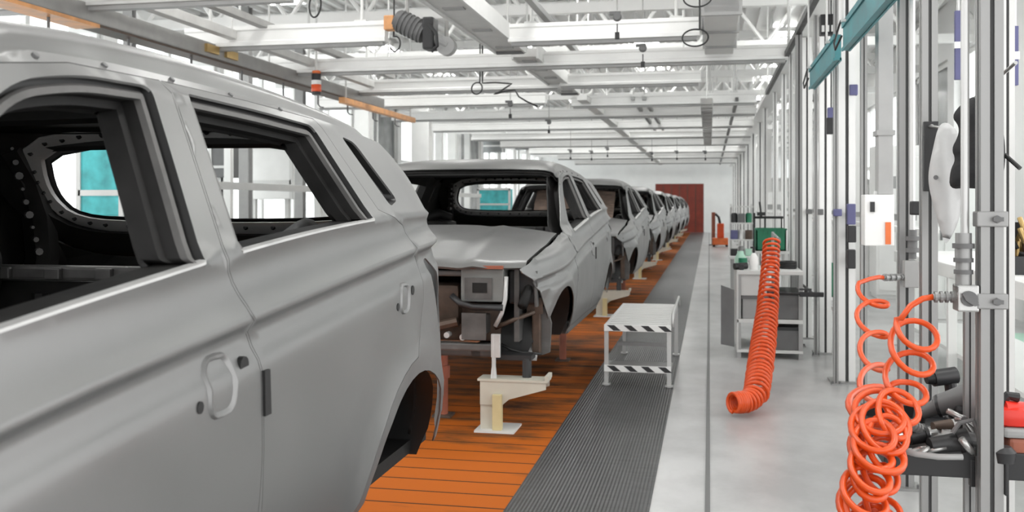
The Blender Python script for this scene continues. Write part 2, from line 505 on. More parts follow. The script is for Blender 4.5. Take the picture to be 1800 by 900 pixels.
def grid_pts(outline, lo=.012):
    o = ccw(outline); xs = [p[0] for p in o]; zs = [p[1] for p in o]; out = []
    y = min(xs)
    while y < max(xs):
        zc, zb = z_crease(y), z_belt(y)
        rows = [.46, .50, .56, .62, .68, .74, .80, .86, .91, zc - .13, zc - .105, zc - .085, zc - .074, zc - .062, zc - .048, zc - .034, zc - .02, zc - .012, zc - .004, *[zc + .004 + (zb - zc - .004) * f for f in (0, .1, .2, .35, .5, .65, .8, .9)], zb + .004, zb + .02, zb + .05, zb + .1, 1.36, 1.42, 1.48, 1.53, 1.56, 1.585, 1.60, 1.61, 1.62, 1.628]
        for z in rows: out.append((y, z))
        y += .035
    sm = inset(o, lo)
    return [p for p in out if inside(p, sm)]


def side_panel(name, outline, holes, m, parent, sign, off=0.0, solid=.006, fine=True):
    b = BM(); o = resample([tuple(p) for p in outline], .03); hs = [resample([tuple(p) for p in h], .03) for h in holes]
    pts = grid_pts(outline) if fine else [(y * .08, z * .08) for y in range(-9, 45) for z in range(5, 21) if inside((y * .08, z * .08), inset(o, .02))]
    pts = [p for p in pts if not any(inside(p, inset(h, -.012)) for h in hs)]
    panel(b, o, hs, lambda y, z: Vector((sign * (side_x(y, z) - off), y, z)), pts, flip=sign < 0)
    return obj(name, b, m, parent, smooth=True, solid=solid, fixn=False)


def ring(name, outline, steps, m, parent, sign, fn=None, bottom=1.0):
    """stepped frame round an opening: (inset, depth) loops"""
    b = BM(); o = resample([tuple(p) for p in outline], .03)
    fn = fn or (lambda y, z, dep: Vector((sign * (side_x(y, z) - dep), y, z)))
    loops = []
    for ins, dep in steps:
        q = inset(o, ins, bottom) if ins else ccw(o)
        loops.append([b.verts.new(fn(p.x, p.y, dep)) for p in q])
    for A, B in zip(loops, loops[1:]):
        n = len(A)
        for i in range(n): b.faces.new((A[i], A[(i + 1) % n], B[(i + 1) % n], B[i]))
    return obj(name, b, m, parent, smooth=35)


def build_car(label):
    car = thing('unfinished_car', label, 'car body', (0, 0, 0), 'bare car bodies on the assembly line')
    for s in (1, -1):
        side_panel('body_side', BODY_SIDE, [inset(FRONT_DOOR, -.0018), inset(REAR_DOOR, -.0018), QUARTER_WIN, LAMP_HOLE], 'body', car, s)
        side_panel('fender', FENDER, [], 'body', car, s)
        fd = side_panel('front_door', FRONT_DOOR, [FRONT_WIN], 'body', car, s)
        rd = side_panel('rear_door', REAR_DOOR, [REAR_WIN], 'body', car, s)
        for d, wnd in ((fd, FRONT_WIN), (rd, REAR_WIN)):
            ring('window_channel', wnd, [(0, .0), (.004, .022), (.016, .026)], 'rubber', d, s, None, 0)
            ring('window_lip', wnd, [(.014, .016), (.018, .012), (.030, .014), (.033, .03)], 'mid', d, s, None, 0)
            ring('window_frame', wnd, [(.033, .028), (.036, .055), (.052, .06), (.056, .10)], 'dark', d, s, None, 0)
            b = BM(); w2 = [p for p in resample([tuple(q) for q in wnd], .03) if p.y < z_belt(p.x) + .008]; w2.sort(key=lambda p: p.x)
            L = [[b.verts.new((s * (side_x(p.x, p.y) - dd), p.x, p.y + hh)) for p in w2] for dd, hh in ((-.001, -.002), (.0, .003), (.026, .0032), (.028, -.02))]
            for A, B in zip(L, L[1:]):
                for i in range(len(A) - 1): b.faces.new((A[i], A[i + 1], B[i + 1], B[i]))
            obj('belt_flange', b, 'pale', d, smooth=40)
        ring('quarter_window_channel', QUARTER_WIN, [(0, 0), (.004, .03), (.02, .05), (.02, .06)], 'rubber', car, s)
        # dark backing of the quarter light (shut-off panel)
        # door handles: raised strap, two screw holes
        for d, y0, z0, k in ((fd, 1.45, 1.005, 1.0), (rd, 2.575, 1.065, .8)):
            b = BM(); n = 20
            loops = []
            for ins, dep in ((0, .002), (.005, -.006), (.011, -.005), (.024, .012)):
                L = []
                for i in range(n):
                    a = 2 * PI * i / n; ca, sa = math.cos(a), math.sin(a)
                    e = .6
                    yy = (.056 * k - ins) * math.copysign(abs(ca) ** e, ca); zz = (.062 * k - ins) * math.copysign(abs(sa) ** e, sa)
                    yy += zz * .10
                    L.append(b.verts.new((s * (side_x(y0 + yy, z0 + zz) - dep), y0 + yy, z0 + zz)))
                loops.append(L)
            for A, B in zip(loops, loops[1:]):
                for i in range(n): b.faces.new((A[i], A[(i + 1) % n], B[(i + 1) % n], B[i]))
            b.faces.new(loops[-1])
            hc = obj('handle_cup', b, 'body', d, smooth=50)
            for dy, dz, r in ((-.086 * k, -.025 * k, .010), (.098 * k, .022 * k, .016 * k)):
                b = BM(); x = side_x(y0 + dy, z0 + dz)
                rod(b, (s * (x - .03), y0 + dy, z0 + dz), (s * (x + .0022), y0 + dy, z0 + dz), r * 1.15, n=14)
                obj('screw_hole', b, 'hole', hc)
        b = BM()
        for z0 in (.955,):
            pts = [(1.618, z0 - .045), (1.646, z0 - .045), (1.640, z0 + .05), (1.615, z0 + .05)]
            x = side_x(1.63, z0)
            prism(b, pts, 'x', s * (x - .03), s * (x + .006))
        obj('door_edge_clip', b, 'hole', rd)
        # inner skin, dark
        holes = [inset(FRONT_WIN, .056, -.4), inset(REAR_WIN, .056, -.4), inset(QUARTER_WIN, .02)]
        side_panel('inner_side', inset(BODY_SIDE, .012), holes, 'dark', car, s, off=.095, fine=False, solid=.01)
        # wheel housings
        for nm, cy in (('front_wheel_housing', 0), ('rear_wheel_housing', AX)):
            b = BM(); L = []
            for x in (.58, side_x(cy, .8) - .045):
                L.append([b.verts.new((s * (x if x < .6 else max(.6, side_x(cy + (AR + .012) * math.cos(a), AZ + (AR + .012) * math.sin(a)) - .035)), cy + (AR + .012) * math.cos(a), AZ + (AR + .012) * math.sin(a))) for a in [PI * (.02 + .96 * k / 24) for k in range(25)]])
            for i in range(24): b.faces.new((L[0][i], L[0][i + 1], L[1][i + 1], L[1][i]))
            b.faces.new(L[0])
            obj(nm, b, 'rubber', car, smooth=40)
        # sill box
        b = BM(); bx(b, s * .66, s * .885, .5, 2.28, .44, .53, .015); obj('sill', b, 'mid', car)
        # roof ditch screws
        for y in (.98, 1.22, 1.43, 1.68, 1.93, 2.18):
            b = BM(); z = lerp(sorted([(p[0], p[1]) for p in RAIL]), y) - .012
            x = side_x(y, z); rod(b, (s * (x - .006), y, z - .004), (s * (x + .002), y, z + .004), .007, n=8)
            obj('roof_clip', b, 'dgrey', car)
    # roof
    rail = sorted(RAIL)

    def roof(u, v, drop=0.0):
        y0 = 1.10 - .07 * (1 - u * u); y1 = 2.86 + .06 * (1 - u ** 4)
        y = y0 + (y1 - y0) * v
        ye = max(1.06, min(2.86, y)); zr = lerp(rail, ye); hw = side_x(ye, zr) - .001
        g = abs(u)
        z = zr + lerp([(0, .100), (.5, .096), (.75, .086), (.86, .074), (.92, .056), (.945, .038), (.958, .010), (.975, -.006), (1, 0)], g) * (.75 + .25 * math.sin(PI * v))
        if v < .06: z -= .02 * (1 - v / .06) ** 2
        if v > .93: z -= .025 * ((v - .93) / .07) ** 2
        return Vector((u * hw, y, z - drop))
    us = sorted({-x for x in (0, .1, .2, .3, .4, .5, .6, .7, .78, .85, .9, .93, .945, .955, .965, .975, .988, 1.0)} | {0, .1, .2, .3, .4, .5, .6, .7, .78, .85, .9, .93, .945, .955, .965, .975, .988, 1.0})
    vs = [k / 40 for k in range(41)]
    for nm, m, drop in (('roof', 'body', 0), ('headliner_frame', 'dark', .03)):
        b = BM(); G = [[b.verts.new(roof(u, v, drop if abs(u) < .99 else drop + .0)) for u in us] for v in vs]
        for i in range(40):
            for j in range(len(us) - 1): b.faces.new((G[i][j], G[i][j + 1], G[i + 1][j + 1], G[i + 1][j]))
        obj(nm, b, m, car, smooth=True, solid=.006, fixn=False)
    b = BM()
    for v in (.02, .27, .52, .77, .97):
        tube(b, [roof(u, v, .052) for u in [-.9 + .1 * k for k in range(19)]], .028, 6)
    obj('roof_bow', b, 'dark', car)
    # tailgate with window opening
    tail = [(.60, 3.42), (.75, 3.46), (1.0, 3.45), (1.15, 3.40), (1.27, 3.27), (1.40, 3.12), (1.52, 2.97), (1.605, 2.86)]
    hwid = [(.6, .70), (.8, .72), (1.28, .69), (1.6, .60)]
    def tg(x, z, dep=0.0): return Vector((x, lerp(tail, z) - .15 * abs(x / .75) ** 3 - dep, z))
    out = [(-.70, .60), (.70, .60), (.72, .8), (.69, 1.28), (.60, 1.60), (-.60, 1.60), (-.69, 1.28), (-.72, .8)]
    TW = chaikin([(-.57, 1.30), (-.3, 1.285), (.3, 1.285), (.57, 1.30), (.60, 1.40), (.50, 1.572), (-.50, 1.572), (-.60, 1.40)], 2, .22)
    b = BM(); o = resample(out, .05)
    pts = [(-.7 + .05 * i, .62 + .04 * j) for i in range(29) for j in range(25)]
    pts = [p for p in pts if inside(p, inset(o, .015)) and not inside(p, inset(TW, -.015))]
    panel(b, o, [TW], lambda x, z: tg(x, z), pts, flip=True)
    tgo = obj('tailgate', b, 'body', car, smooth=True, solid=.006, fixn=False)
    ring('tailgate_window_channel', TW, [(-.006, .0), (.004, .012), (.012, .02)], 'rubber', tgo, 1, lambda x, z, d: tg(x, z, d))
    fl = ring('tailgate_inner_flange', TW, [(-.002, .03), (-.004, .05), (-.045, .055), (-.05, .045)], 'pale', tgo, 1, lambda x, z, d: tg(x, z, d))
    fl.data.materials.append(M['hole'])
    b = BM(); b.from_mesh(fl.data); n0 = len(b.faces)
    for p in resample([tuple(q) for q in inset(TW, -.026)], .085):
        c = tg(p.x, p.y, .052); rod(b, c, c + Vector((0, -.008, .005)), .009, n=8)
    for i, f in enumerate(b.faces):
        if i >= n0: f.material_index = 1
    b.to_mesh(fl.data); b.free()
    ring('tailgate_inner_frame', TW, [(-.05, .05), (-.055, .09), (-.13, .10), (-.16, .06)], 'dark', tgo, 1, lambda x, z, d: tg(x, min(1.6, z), d))
    b = BM()
    panel(b, inset(o, .03), [inset(TW, -.15)], lambda x, z: tg(x, z, .10), [], flip=False)
    obj('tailgate_inner_panel', b, 'dark', tgo, solid=.004)
    # body-side D-pillar inner
    for s in (1, -1):
        b = BM(); tube(b, [Vector((s * .62, 2.80, 1.58)), Vector((s * .66, 2.95, 1.47)), Vector((s * .69, 3.06, 1.33)), Vector((s * .72, 3.12, 1.15)), Vector((s * .75, 3.10, .95))], .065, 8)
        n0 = len(b.faces)
        for k in range(9):
            t = k / 8; p = Vector((s * (.575 + .09 * t), 2.77 + .26 * t, 1.55 - .38 * t)); rod(b, p + Vector((s * .03, .03, 0)), p + Vector((-s * .006, -.006, 0)), .006 + .004 * (k % 3), n=8)
        b.faces.ensure_lookup_table()
        for i, f in enumerate(b.faces):
            if i >= n0: f.material_index = 1
        obj('rear_pillar', b, ['dark', 'mid'], car, smooth=40)
    # rear cross beam, bulkhead, belt reels, strut lumps
    b = BM(); bx(b, -.78, .78, 2.62, 2.68, 1.095, 1.145, .012)
    for k in range(8): bx(b, -.70 + .19 * k, -.64 + .19 * k, 2.60, 2.62, 1.10, 1.14, .006)
    obj('rear_cross_beam', b, 'mid', car)
    b = BM(); bx(b, -.78, .78, 2.66, 2.69, .5, 1.09)
    for k in range(6): rod(b, (-.62 + .25 * k, 2.655, .62), (-.62 + .25 * k, 2.655, 1.05), .03, n=8)
    obj('rear_bulkhead', b, 'dark', car)
    for s in (1, -1):
        b = BM()
        tube(b, [Vector((s * .76, 2.28, 1.19)), Vector((s * .71, 2.42, 1.245)), Vector((s * .64, 2.55, 1.265)), Vector((s * .55, 2.62, 1.225))], .045, 10)
        lathe(b, [(.0, -.03), (.055, -.03), (.06, 0), (.055, .03), (.03, .045), (.0, .045)], (s * .63, 2.60, 1.235), 14, 'y')
        bx(b, s * .48, s * .80, 2.3, 2.62, 1.06, 1.2, .03)
        obj('belt_reel', b, 'dark', car, smooth=40)
    # floor, firewall, cowl, dash beam, tunnel
    b = BM(); bx(b, -.80, .80, .5, 3.3, .455, .50); bx(b, -.14, .14, .5, 2.6, .5, .64, .03); obj('floor_pan', b, 'dark', car)
    for y in (1.2, 1.75):
        b = BM(); bx(b, -.8, .8, y - .05, y + .05, .5, .60, .015); obj('seat_cross_member', b, 'mid', car)
    b = BM(); bx(b, -.78, .78, .50, .53, .46, 1.10); bx(b, -.74, .74, .44, .60, 1.055, 1.10, .01)
    obj('firewall', b, 'dark', car)
    b = BM()
    prism(b, [(.52, 1.09), (.70, 1.12), (.74, 1.10), (.74, 1.06), (.52, 1.03)], 'x', -.76, .76)
    for k in range(9): bx(b, -.66 + .16 * k, -.60 + .16 * k, .66, .76, 1.11, 1.13 + .03 * (k % 3), .008)
    obj('cowl', b, 'dark', car)
    b = BM(); rod(b, (-.78, .86, 1.0), (.78, .86, 1.0), .035)
    for x in (-.55, -.2, .15, .5): bx(b, x - .03, x + .03, .72, .9, .93, 1.08, .01)
    tube(b, [(.35, .86, 1.0), (.37, 1.0, 1.05), (.38, 1.08, 1.07)], .03); bx(b, .3, .45, 1.0, 1.1, 1.0, 1.09, .02)
    obj('dashboard_beam', b, 'dark', car)
    b = BM()
    for x in (-.6, -.28, .1, .55): lathe(b, [(.0, 0), (.03, 0), (.03, .02), (.012, .03), (0, .03)], (x, .70, 1.115), 10)
    obj('cowl_nut', b, 'pale', car)
    # hood
    def hood(u, v):
        yf = -.665 + .10 * u * u + .06 * u ** 6; yr = .60 - .10 * u * u + 0
        y = yf + (yr - yf) * v; zt = lerp(ZTOP, y); hw = side_x(max(-.6, y), zt) - .032
        z = zt + .045 * (1 - abs(u) ** 2.2) - .004
        z += .008 * math.exp(-((abs(u) - .62 + .12 * v) / .05) ** 2)
        z -= .006 * math.exp(-((abs(u) - .50 + .12 * v) / .07) ** 2)
        if v < .05: z -= .03 * (1 - v / .05) ** 2
        return Vector((u * hw, y, z))
    nu, nv = 48, 36
    b = BM(); vv = [0, .008, .018, .03, .05] + [.05 + .95 * k / 30 for k in range(1, 31)]
    G = [[b.verts.new(hood(-1 + 2 * j / nu, v)) for j in range(nu + 1)] for v in vv]
    for i in range(len(vv) - 1):
        for j in range(nu): b.faces.new((G[i][j], G[i][j + 1], G[i + 1][j + 1], G[i + 1][j]))
    obj('hood', b, 'body', car, smooth=True, solid=.02, fixn=False)
    # engine bay
    for s in (1, -1):
        b = BM(); bx(b, s * .70, s * .73, -.50, .5, .52, 1.0); lathe(b, [(.17, .5), (.15, .86), (.10, .93), (.04, .94), (0, .94)], (s * .58, .02, 0), 18); obj('strut_tower', b, 'mid', car, smooth=40)
        b = BM(); bx(b, s * .42, s * .53, -.60, .5, .56, .68, .012); bx(b, s * .40, s * .55, -.615, -.60, .54, .70); obj('front_rail', b, 'mid', car)
        b = BM(); tube(b, [(s * .80, .40, .98), (s * .80, -.1, .97), (s * .79, -.40, .88), (s * .76, -.55, .74)], .032, 8); obj('upper_rail', b, 'dark', car, smooth=True)
        b = BM(); bx(b, s * .79, s * .845, -.40, -.35, .42, .76, .01); bx(b, s * .76, s * .86, -.405, -.395, .68, .78); obj('lamp_bracket', b, 'rust', car)
        b = BM(); prism(b, [(s * .845, .42), (s * .895, .44), (s * .905, .62), (s * .88, .70), (s * .845, .72)], 'y', -.36, -.33); obj('corner_plate', b, 'mid', car)
        b = BM()
        L = []
        for k in range(9):
            t = k / 8; L.append([b.verts.new((s * x, -.43 + .12 * t + .03 * math.sin(PI * t), .40 + .26 * t - (.03 if x > .8 else 0) * t)) for x in (.60, .68, .76, .825)])
        for A, B in zip(L, L[1:]):
            for j in range(3): b.faces.new((A[j], A[j + 1], B[j + 1], B[j]))
        obj('wheel_liner', b, 'pale', car, smooth=True, solid=.006)
        b = BM(); tube(b, [(s * .60, -.45, .50), (s * .67, -.46, .465), (s * .74, -.46, .45), (s * .86, -.44, .44)], .008, 6); obj('cable', b, 'rubber', car, smooth=True)
        b = BM(); bx(b, s * .66, s * .825, -.46, -.20, .745, .95, .01); obj('lamp_cavity_shade', b, 'black', car)  # black block stands for the shade in the empty headlamp cavity
        b = BM(); bx(b, s * .822, s * .84, -.49, -.43, .73, .95, .004)
        for k in range(4): rod(b, (s * .831, -.493, .76 + .05 * k), (s * .831, -.489, .76 + .05 * k), .009, n=8)
        obj('lamp_flange', b, 'mid', car)
        b = BM(); tube(b, [(s * .58, -.50, .60), (s * .68, -.50, .645), (s * .82, -.46, .70)], .014, 8); obj('brace_tube', b, 'rust', car, smooth=True)
    b = BM(); bx(b, -.56, .56, -.56, -.50, .915, .95, .01); bx(b, -.62, .62, -.60, -.54, .47, .515, .01); obj('radiator_support', b, 'mid', car)
    b = BM(); bx(b, .385, .65, -.575, -.42, .765, .965, .008); obx = obj('equipment_box', b, 'unitgrey', car)
    b = BM(); bx(b, .41, .58, -.582, -.575, .78, .91); obj('box_recess', b, 'mid', obx)
    b = BM(); bx(b, .46, .55, -.586, -.582, .82, .88); obj('box_grille', b, 'dark', obx)
    b = BM(); bx(b, .39, .65, -.60, -.574, .965, .985); obj('box_cap', b, 'redline', obx)
    b = BM(); tube(b, [(.33, -.58, .80), (.39, -.60, .755), (.47, -.61, .735), (.65, -.60, .735)], .02, 8); obj('box_tray', b, 'black', obx, smooth=True)
    b = BM(); tube(b, [(.665, -.57, .92), (.66, -.575, .78), (.64, -.58, .70), (.60, -.58, .62)], .013, 8); obj('hood_stay', b, 'pale', car, smooth=True)
    b = BM()
    bx(b, -.56, .60, -.40, .4, .50, .74, .03); bx(b, -.35, .35, -.48, -.2, .60, .86, .04); bx(b, -.6, -.25, -.5, -.1, .72, .93, .03)
    tube(b, [(-.3, -.52, .62), (-.05, -.56, .66), (.2, -.56, .60), (.36, -.55, .64)], .03, 8); tube(b, [(0, -.5, .8), (.1, -.56, .74), (.22, -.55, .70)], .02, 8)
    obj('engine_block', b, 'rust', car, smooth=30)
    for x, z, r in ((.30, .56, .018), (.22, .52, .02), (.46, .60, .022), (.52, .62, .012), (.40, .55, .02)):
        b = BM(); lathe(b, [(0, -.03), (r, -.03), (r, .03), (0, .03)], (x, -.56, z), 10, 'y'); obj('pipe_fitting', b, 'pale', car)
    # subframe and hanging support pins
    b = BM(); bx(b, -.6, .6, -.50, -.42, .42, .47, .012); bx(b, .42, .5, -.5, .5, .42, .48, .012); bx(b, -.5, -.42, -.5, .5, .42, .48, .012); obj('subframe', b, 'mid', car)
    for s in (1, -1):
        b = BM(); rod(b, (s * .60, -.62, .33), (s * .60, -.62, .58), .013); bx(b, s * .585, s * .64, -.632, -.608, .44, .58, .004); lathe(b, [(0, .318), (.02, .318), (.014, .38), (0, .38)], (s * .60, -.62, 0), 10)
        obj('support_pin', b, 'pale', car)
        b = BM(); rod(b, (s * .79, -.56, .318), (s * .79, -.56, .43), .028); bx(b, s * .6, s * .82, -.58, -.44, .42, .45); obj('buffer', b, 'black', car)
    return car


CAR_X, CAR_Y0, PITCH = -1.86, .25, 6.0
car_labels = ['nearest bare grey car body, its open windows filling the left of the picture',
              'bare grey car body whose open engine bay faces the nearest body',
              'bare car body third in the line, brown parts seen through its windscreen opening']
car_labels += ['bare car body %s in the line, counted from the camera' % ORD[k] for k in range(3, 8)]
car = build_car(car_labels[0]); car.location = (CAR_X, CAR_Y0, 0)
for k in range(1, 8): dup(car, (CAR_X, CAR_Y0 + PITCH * k, 0), car_labels[k])

# ------------------------------------------------------------------ stands that carry the bodies
def stand(label):
    t = thing('car_stand', label, 'support stand', (0, 0, 0), 'cream steel stands under the noses of the car bodies')
    b = BM(); bx(b, -.10, .14, -.12, .12, .008, .02); obj('base_plate', b, 'offwhite', t)
    b = BM(); bx(b, -.075, .0, -.06, .06, .02, .30); obj('column', b, 'cream', t)
    b = BM(); bx(b, .005, .06, -.10, -.05, .02, .23, .004); obj('front_leg', b, 'yellow', t)
    b = BM(); prism(b, [(-.075, .31), (.32, .31), (.32, .265), (.10, .20), (.06, .165), (-.075, .165)], 'y', -.07, -.055); prism(b, [(-.075, .31), (.32, .31), (.32, .265), (.10, .20), (.06, .165), (-.075, .165)], 'y', .055, .07)
    obj('gusset', b, 'cream', t)
    b = BM(); bx(b, -.09, .33, -.075, .075, .305, .318); bx(b, .315, .335, -.075, .075, .318, .345); obj('top_plate', b, 'cream', t)
    return t


st = stand('cream steel stand on the orange boards under the nose of the second car body')
st.location = (CAR_X + .60, 5.66, 0)
for k in range(2, 8): dup(st, (CAR_X + .60, CAR_Y0 + PITCH * k - .59, 0), 'cream steel stand under the nose of the %s car body in the line' % ORD[k])
b = BM(); bx(b, -.06, .06, -.06, .06, .006, .02)
rs = thing('support_post', 'short brown support post on the boards left of the cream stand', 'support post', (-1.66, 5.95, 0), 'support posts under the car bodies')
OFF[rs.name] = Vector(); obj('base_plate', b, 'rust', rs)
b = BM(); rod(b, (0, 0, .02), (0, 0, .455), .03); rod(b, (0, 0, .25), (0, 0, .33), .042); obj('post', b, 'redline', rs)
for k in range(0, 8):
    for j, (dx, dy) in enumerate(((.62, 2.02), (-.62, 2.02))):
        if k in (0,) and j == 1: continue
        dup(rs, (CAR_X + dx, CAR_Y0 + PITCH * k + dy, 0), 'short brown support post under the %s sill of the %s car body in the line' % (('right', 'left')[j], ORD[k]))


# ------------------------------------------------------------------ work platform beside the line
def platform():
    t = thing('step_platform', 'low white step platform with black hazard stripes beside the car line', 'step platform', (-.52, 7.17, .008))
    OFF[t.name] = Vector((-.52, 7.17, .0))
    x0, x1, y0, y1 = -.765, -.275, 7.17, 8.75
    b = BM(); bx(b, x0, x1, y0, y1, .425, .455, .004)
    for k in range(14): bx(b, x0 + .03, x1 - .03, y0 + .06 + .11 * k, y0 + .085 + .11 * k, .455, .458)
    obj('deck', b, 'alu', t)
    for x in (x0 + .015, x1 - .015):
        for y in (y0 + .02, y1 - .02):
            b = BM(); bx(b, x - .015, x + .015, y - .015, y + .015, .0, .425); bx(b, x - .03, x + .03, y - .03, y + .03, .008, .016); obj('leg', b, 'alu', t)
    b = BM(); bx(b, x0, x1, y0 + .02, y0 + .30, .125, .14); obj('lower_tread', b, 'grey', t)
    for z in (.128, .428):
        b = BM(); bx(b, x0, x1, y0 - .012, y0, z - .02, z + .028); h = obj('hazard_board', b, 'white', t)
        for k in range(4):
            xa = x0 + .02 + .125 * k
            b = BM(); prism(b, [(xa, z + .024), (xa + .055, z + .024), (xa + .105, z - .016), (xa + .05, z - .016)], 'y', y0 - .014, y0 - .0118); obj('black_stripe', b, 'black', h)
    b = BM(); tube(b, [(x1 + .01, y0 + .05, .44), (x1 + .01, y0 + .05, .51), (x1 + .01, y0 + .09, .53), (x1 + .01, y1 - .1, .53), (x1 + .01, y1 - .03, .51), (x1 + .01, y1 - .03, .44)], .011, 8); obj('side_rail', b, 'alu', t, smooth=True)
    for ya, za in ((.7, .2), (1.53, .3)): b = BM(); bx(b, x0 + .03, x1 - .03, y0 + ya, y0 + ya + .03, za, za + .03); obj('brace', b, 'grey', t)


platform()

# ------------------------------------------------------------------ overhead steel
ZB = 2.95
beams = []


def cross_beam(yt, yb, x0, x1, m='white', zb=ZB, dep=.14):
    c = atz((x0 + x1) / 2, yb, zb); Y = c.y
    t = Y / ray((x0 + x1) / 2, yb).y
    a, e = at(x0, yb, Y).x, at(x1, yb, Y).x
    h = (yb - yt) / F_PX * t
    beams.append((Y, a, e, zb, h, m, dep))


cross_beam(-16, 9, -60, 520, 'offwhite')
cross_beam(45, 80, 330, 680)
cross_beam(38, 70, 895, 1230)
cross_beam(94, 118, 440, 1385)
cross_beam(128, 149, 985, 1232)
cross_beam(138, 160, 600, 985)
cross_beam(166, 184, 1005, 1330)
cross_beam(168, 186, 560, 960)
cross_beam(191, 206, 690, 1330)
cross_beam(213, 226, 760, 1325)
cross_beam(231, 243, 830, 1322)
cross_beam(246, 256, 880, 1318)
cross_beam(259, 268, 930, 1314)
cross_beam(271, 278, 980, 1310)
cross_beam(281, 287, 1010, 1308)
beams.sort()
for k, (Y, a, e, zb, h, m, dep) in enumerate(beams):
    t = thing('cross_beam', '%s white steel cross beam over the line, counted from the camera' % ORD[k], 'steel beam', ((a + e) / 2, Y, zb), 'white cross beams hung under the roof')
    b = BM(); prism(b, [(Y - dep / 2, zb), (Y + dep / 2, zb), (Y + dep / 2, zb + h * .2), (Y + dep * .3, zb + h * .26), (Y + dep * .3, zb + h * .74), (Y + dep / 2, zb + h * .8), (Y + dep / 2, zb + h), (Y - dep / 2, zb + h), (Y - dep / 2, zb + h * .8), (Y - dep * .42, zb + h * .74), (Y - dep * .42, zb + h * .26), (Y - dep / 2, zb + h * .2)], 'x', a, e)
    obj('beam_profile', b, m, t)
    b = BM(); bx(b, a + .03, e - .03, Y - dep * .28, Y + dep * .28, zb - .035, zb - .002); obj('cable_channel', b, 'grey', t)
    for x in (a + (e - a) * .12, a + (e - a) * .88):
        b = BM(); rod(b, (x, Y, zb + h), (x, Y, 4.46), .016, n=8); bx(b, x - .06, x + .06, Y - .05, Y + .05, zb + h, zb + h + .02); obj('hanger_rod', b, 'offwhite', t)


def long_bar(name, label, cat, x, z, y0, y1, w, h, m, group=None, hang=True, extra=None):
    t = thing(name, label, cat, (x, (y0 + y1) / 2, z), group)
    b = BM(); bx(b, x - w / 2, x + w / 2, y0, y1, z, z + h, min(w, h) * .08); obj('bar', b, m, t)
    if hang:
        n = max(2, int((y1 - y0) / 3.5) + 1)
        for k in range(n):
            y = y0 + .15 + (y1 - y0 - .3) * k / (n - 1)
            b = BM(); rod(b, (x, y, z + h), (x, y, 4.46), .012, n=6); obj('hanger_rod', b, 'offwhite', t)
    if extra: extra(t)
    return t


def trough_extra(x, w, y0, y1, z):
    def f(t):
        for s in (1, -1):
            b = BM(); bx(b, x + s * (w / 2 + .012) - .012, x + s * (w / 2 + .012) + .012, y0, y1, z - .02, z + .14); obj('side_rail', b, 'offwhite', t)
        b = BM(); bx(b, x - w / 2, x + w / 2, y1 - .03, y1 + .01, z - .03, z + .12); obj('end_plate', b, 'dgrey', t)
        for k in range(5):
            y = y0 + .3 + (y1 - y0 - .6) * k / 4
            b = BM(); bx(b, x - w * .3, x + w * .3, y - .05, y + .05, z - .012, z); obj('cover_strap', b, 'grey', t)
    return f


long_bar('overhead_trough', 'wide grey overhead trough running over the second car body', 'cable trough', -2.10, 3.0, 5.5, 10.2, .30, .10, 'conduitlight', 'grey troughs over the line', extra=trough_extra(-2.10, .30, 5.5, 10.2, 3.0))
long_bar('overhead_trough', 'narrower grey overhead trough beyond the wide one', 'cable trough', -2.02, 3.0, 10.6, 14.2, .26, .09, 'conduitlight', 'grey troughs over the line', extra=trough_extra(-2.02, .26, 10.6, 14.2, 3.0))
long_bar('overhead_trough', 'long thin grey trough far along the line', 'cable trough', -1.95, 2.98, 15, 40, .16, .09, 'offwhite', 'grey troughs over the line')
long_bar('tool_rail', 'black overhead tool rail above the white floor', 'rail', .83, 2.97, 6.9, 14.7, .05, .06, 'black')
long_bar('tool_rail', 'thin grey overhead tool rail beyond the black one', 'rail', .42, 2.97, 15.5, 40, .05, .06, 'dgrey')
long_bar('service_rail', 'grey service rail high over the second body, right of the trough', 'rail', -1.65, 3.25, 7.5, 13.5, .07, .06, 'grey', 'grey service rails')
long_bar('service_rail', 'left one of two grey service rails over the middle of the line', 'rail', -1.20, 3.02, 15.5, 22.0, .06, .06, 'grey', 'grey service rails')
long_bar('service_rail', 'right one of two grey service rails over the middle of the line', 'rail', -1.02, 3.02, 15.5, 22.0, .06, .06, 'grey', 'grey service rails')


def left_conduit():
    def extra(t):
        b = BM(); bx(b, -5.12, -4.90, 3.0, 7.1, 2.80, 2.83); obj('lower_lip', b, 'copper', t); b = BM(); bx(b, -5.11, -4.91, 7.1, 14.0, 2.81, 2.83); obj('lower_lip', b, 'rust', t)
        for k in range(9):
            y = 6.6 + 1.05 * k
            b = BM(); rod(b, (-5.0, y, 2.66), (-5.0, y, 2.85), .012, n=6); tube(b, [(-5.0, y, 2.66), (-4.98, y + .02, 2.63), (-4.93, y + .02, 2.62)], .009, 6); obj('drop_hook', b, 'dgrey', t)
        for y in (8.9, 9.3): 
            b = BM(); bx(b, -4.90, -4.87, y - .12, y + .12, 2.87, 2.95); obj('junction_box', b, 'brass', t)
    long_bar('busbar_rail', 'long grey rail with orange busbar over the left aisle', 'overhead rail', -5.0, 2.83, 3.0, 14.2, .20, .15, 'conduit', extra=extra)
    long_bar('busbar_rail', 'light upper rail beside the busbar rail over the left aisle', 'overhead rail', -4.72, 3.02, 4.0, 14.0, .10, .09, 'conduitlight', 'left aisle rails')
    long_bar('busbar_rail', 'slim dark upper rail right of the light rail, left aisle', 'overhead rail', -4.38, 3.12, 4.0, 13.0, .09, .07, 'conduit', 'left aisle rails')
    long_bar('busbar_rail', 'short orange-brown rail end beyond the signal tower', 'overhead rail', -4.85, 2.72, 12.3, 15.5, .09, .08, 'copper', 'left aisle rails')


left_conduit()


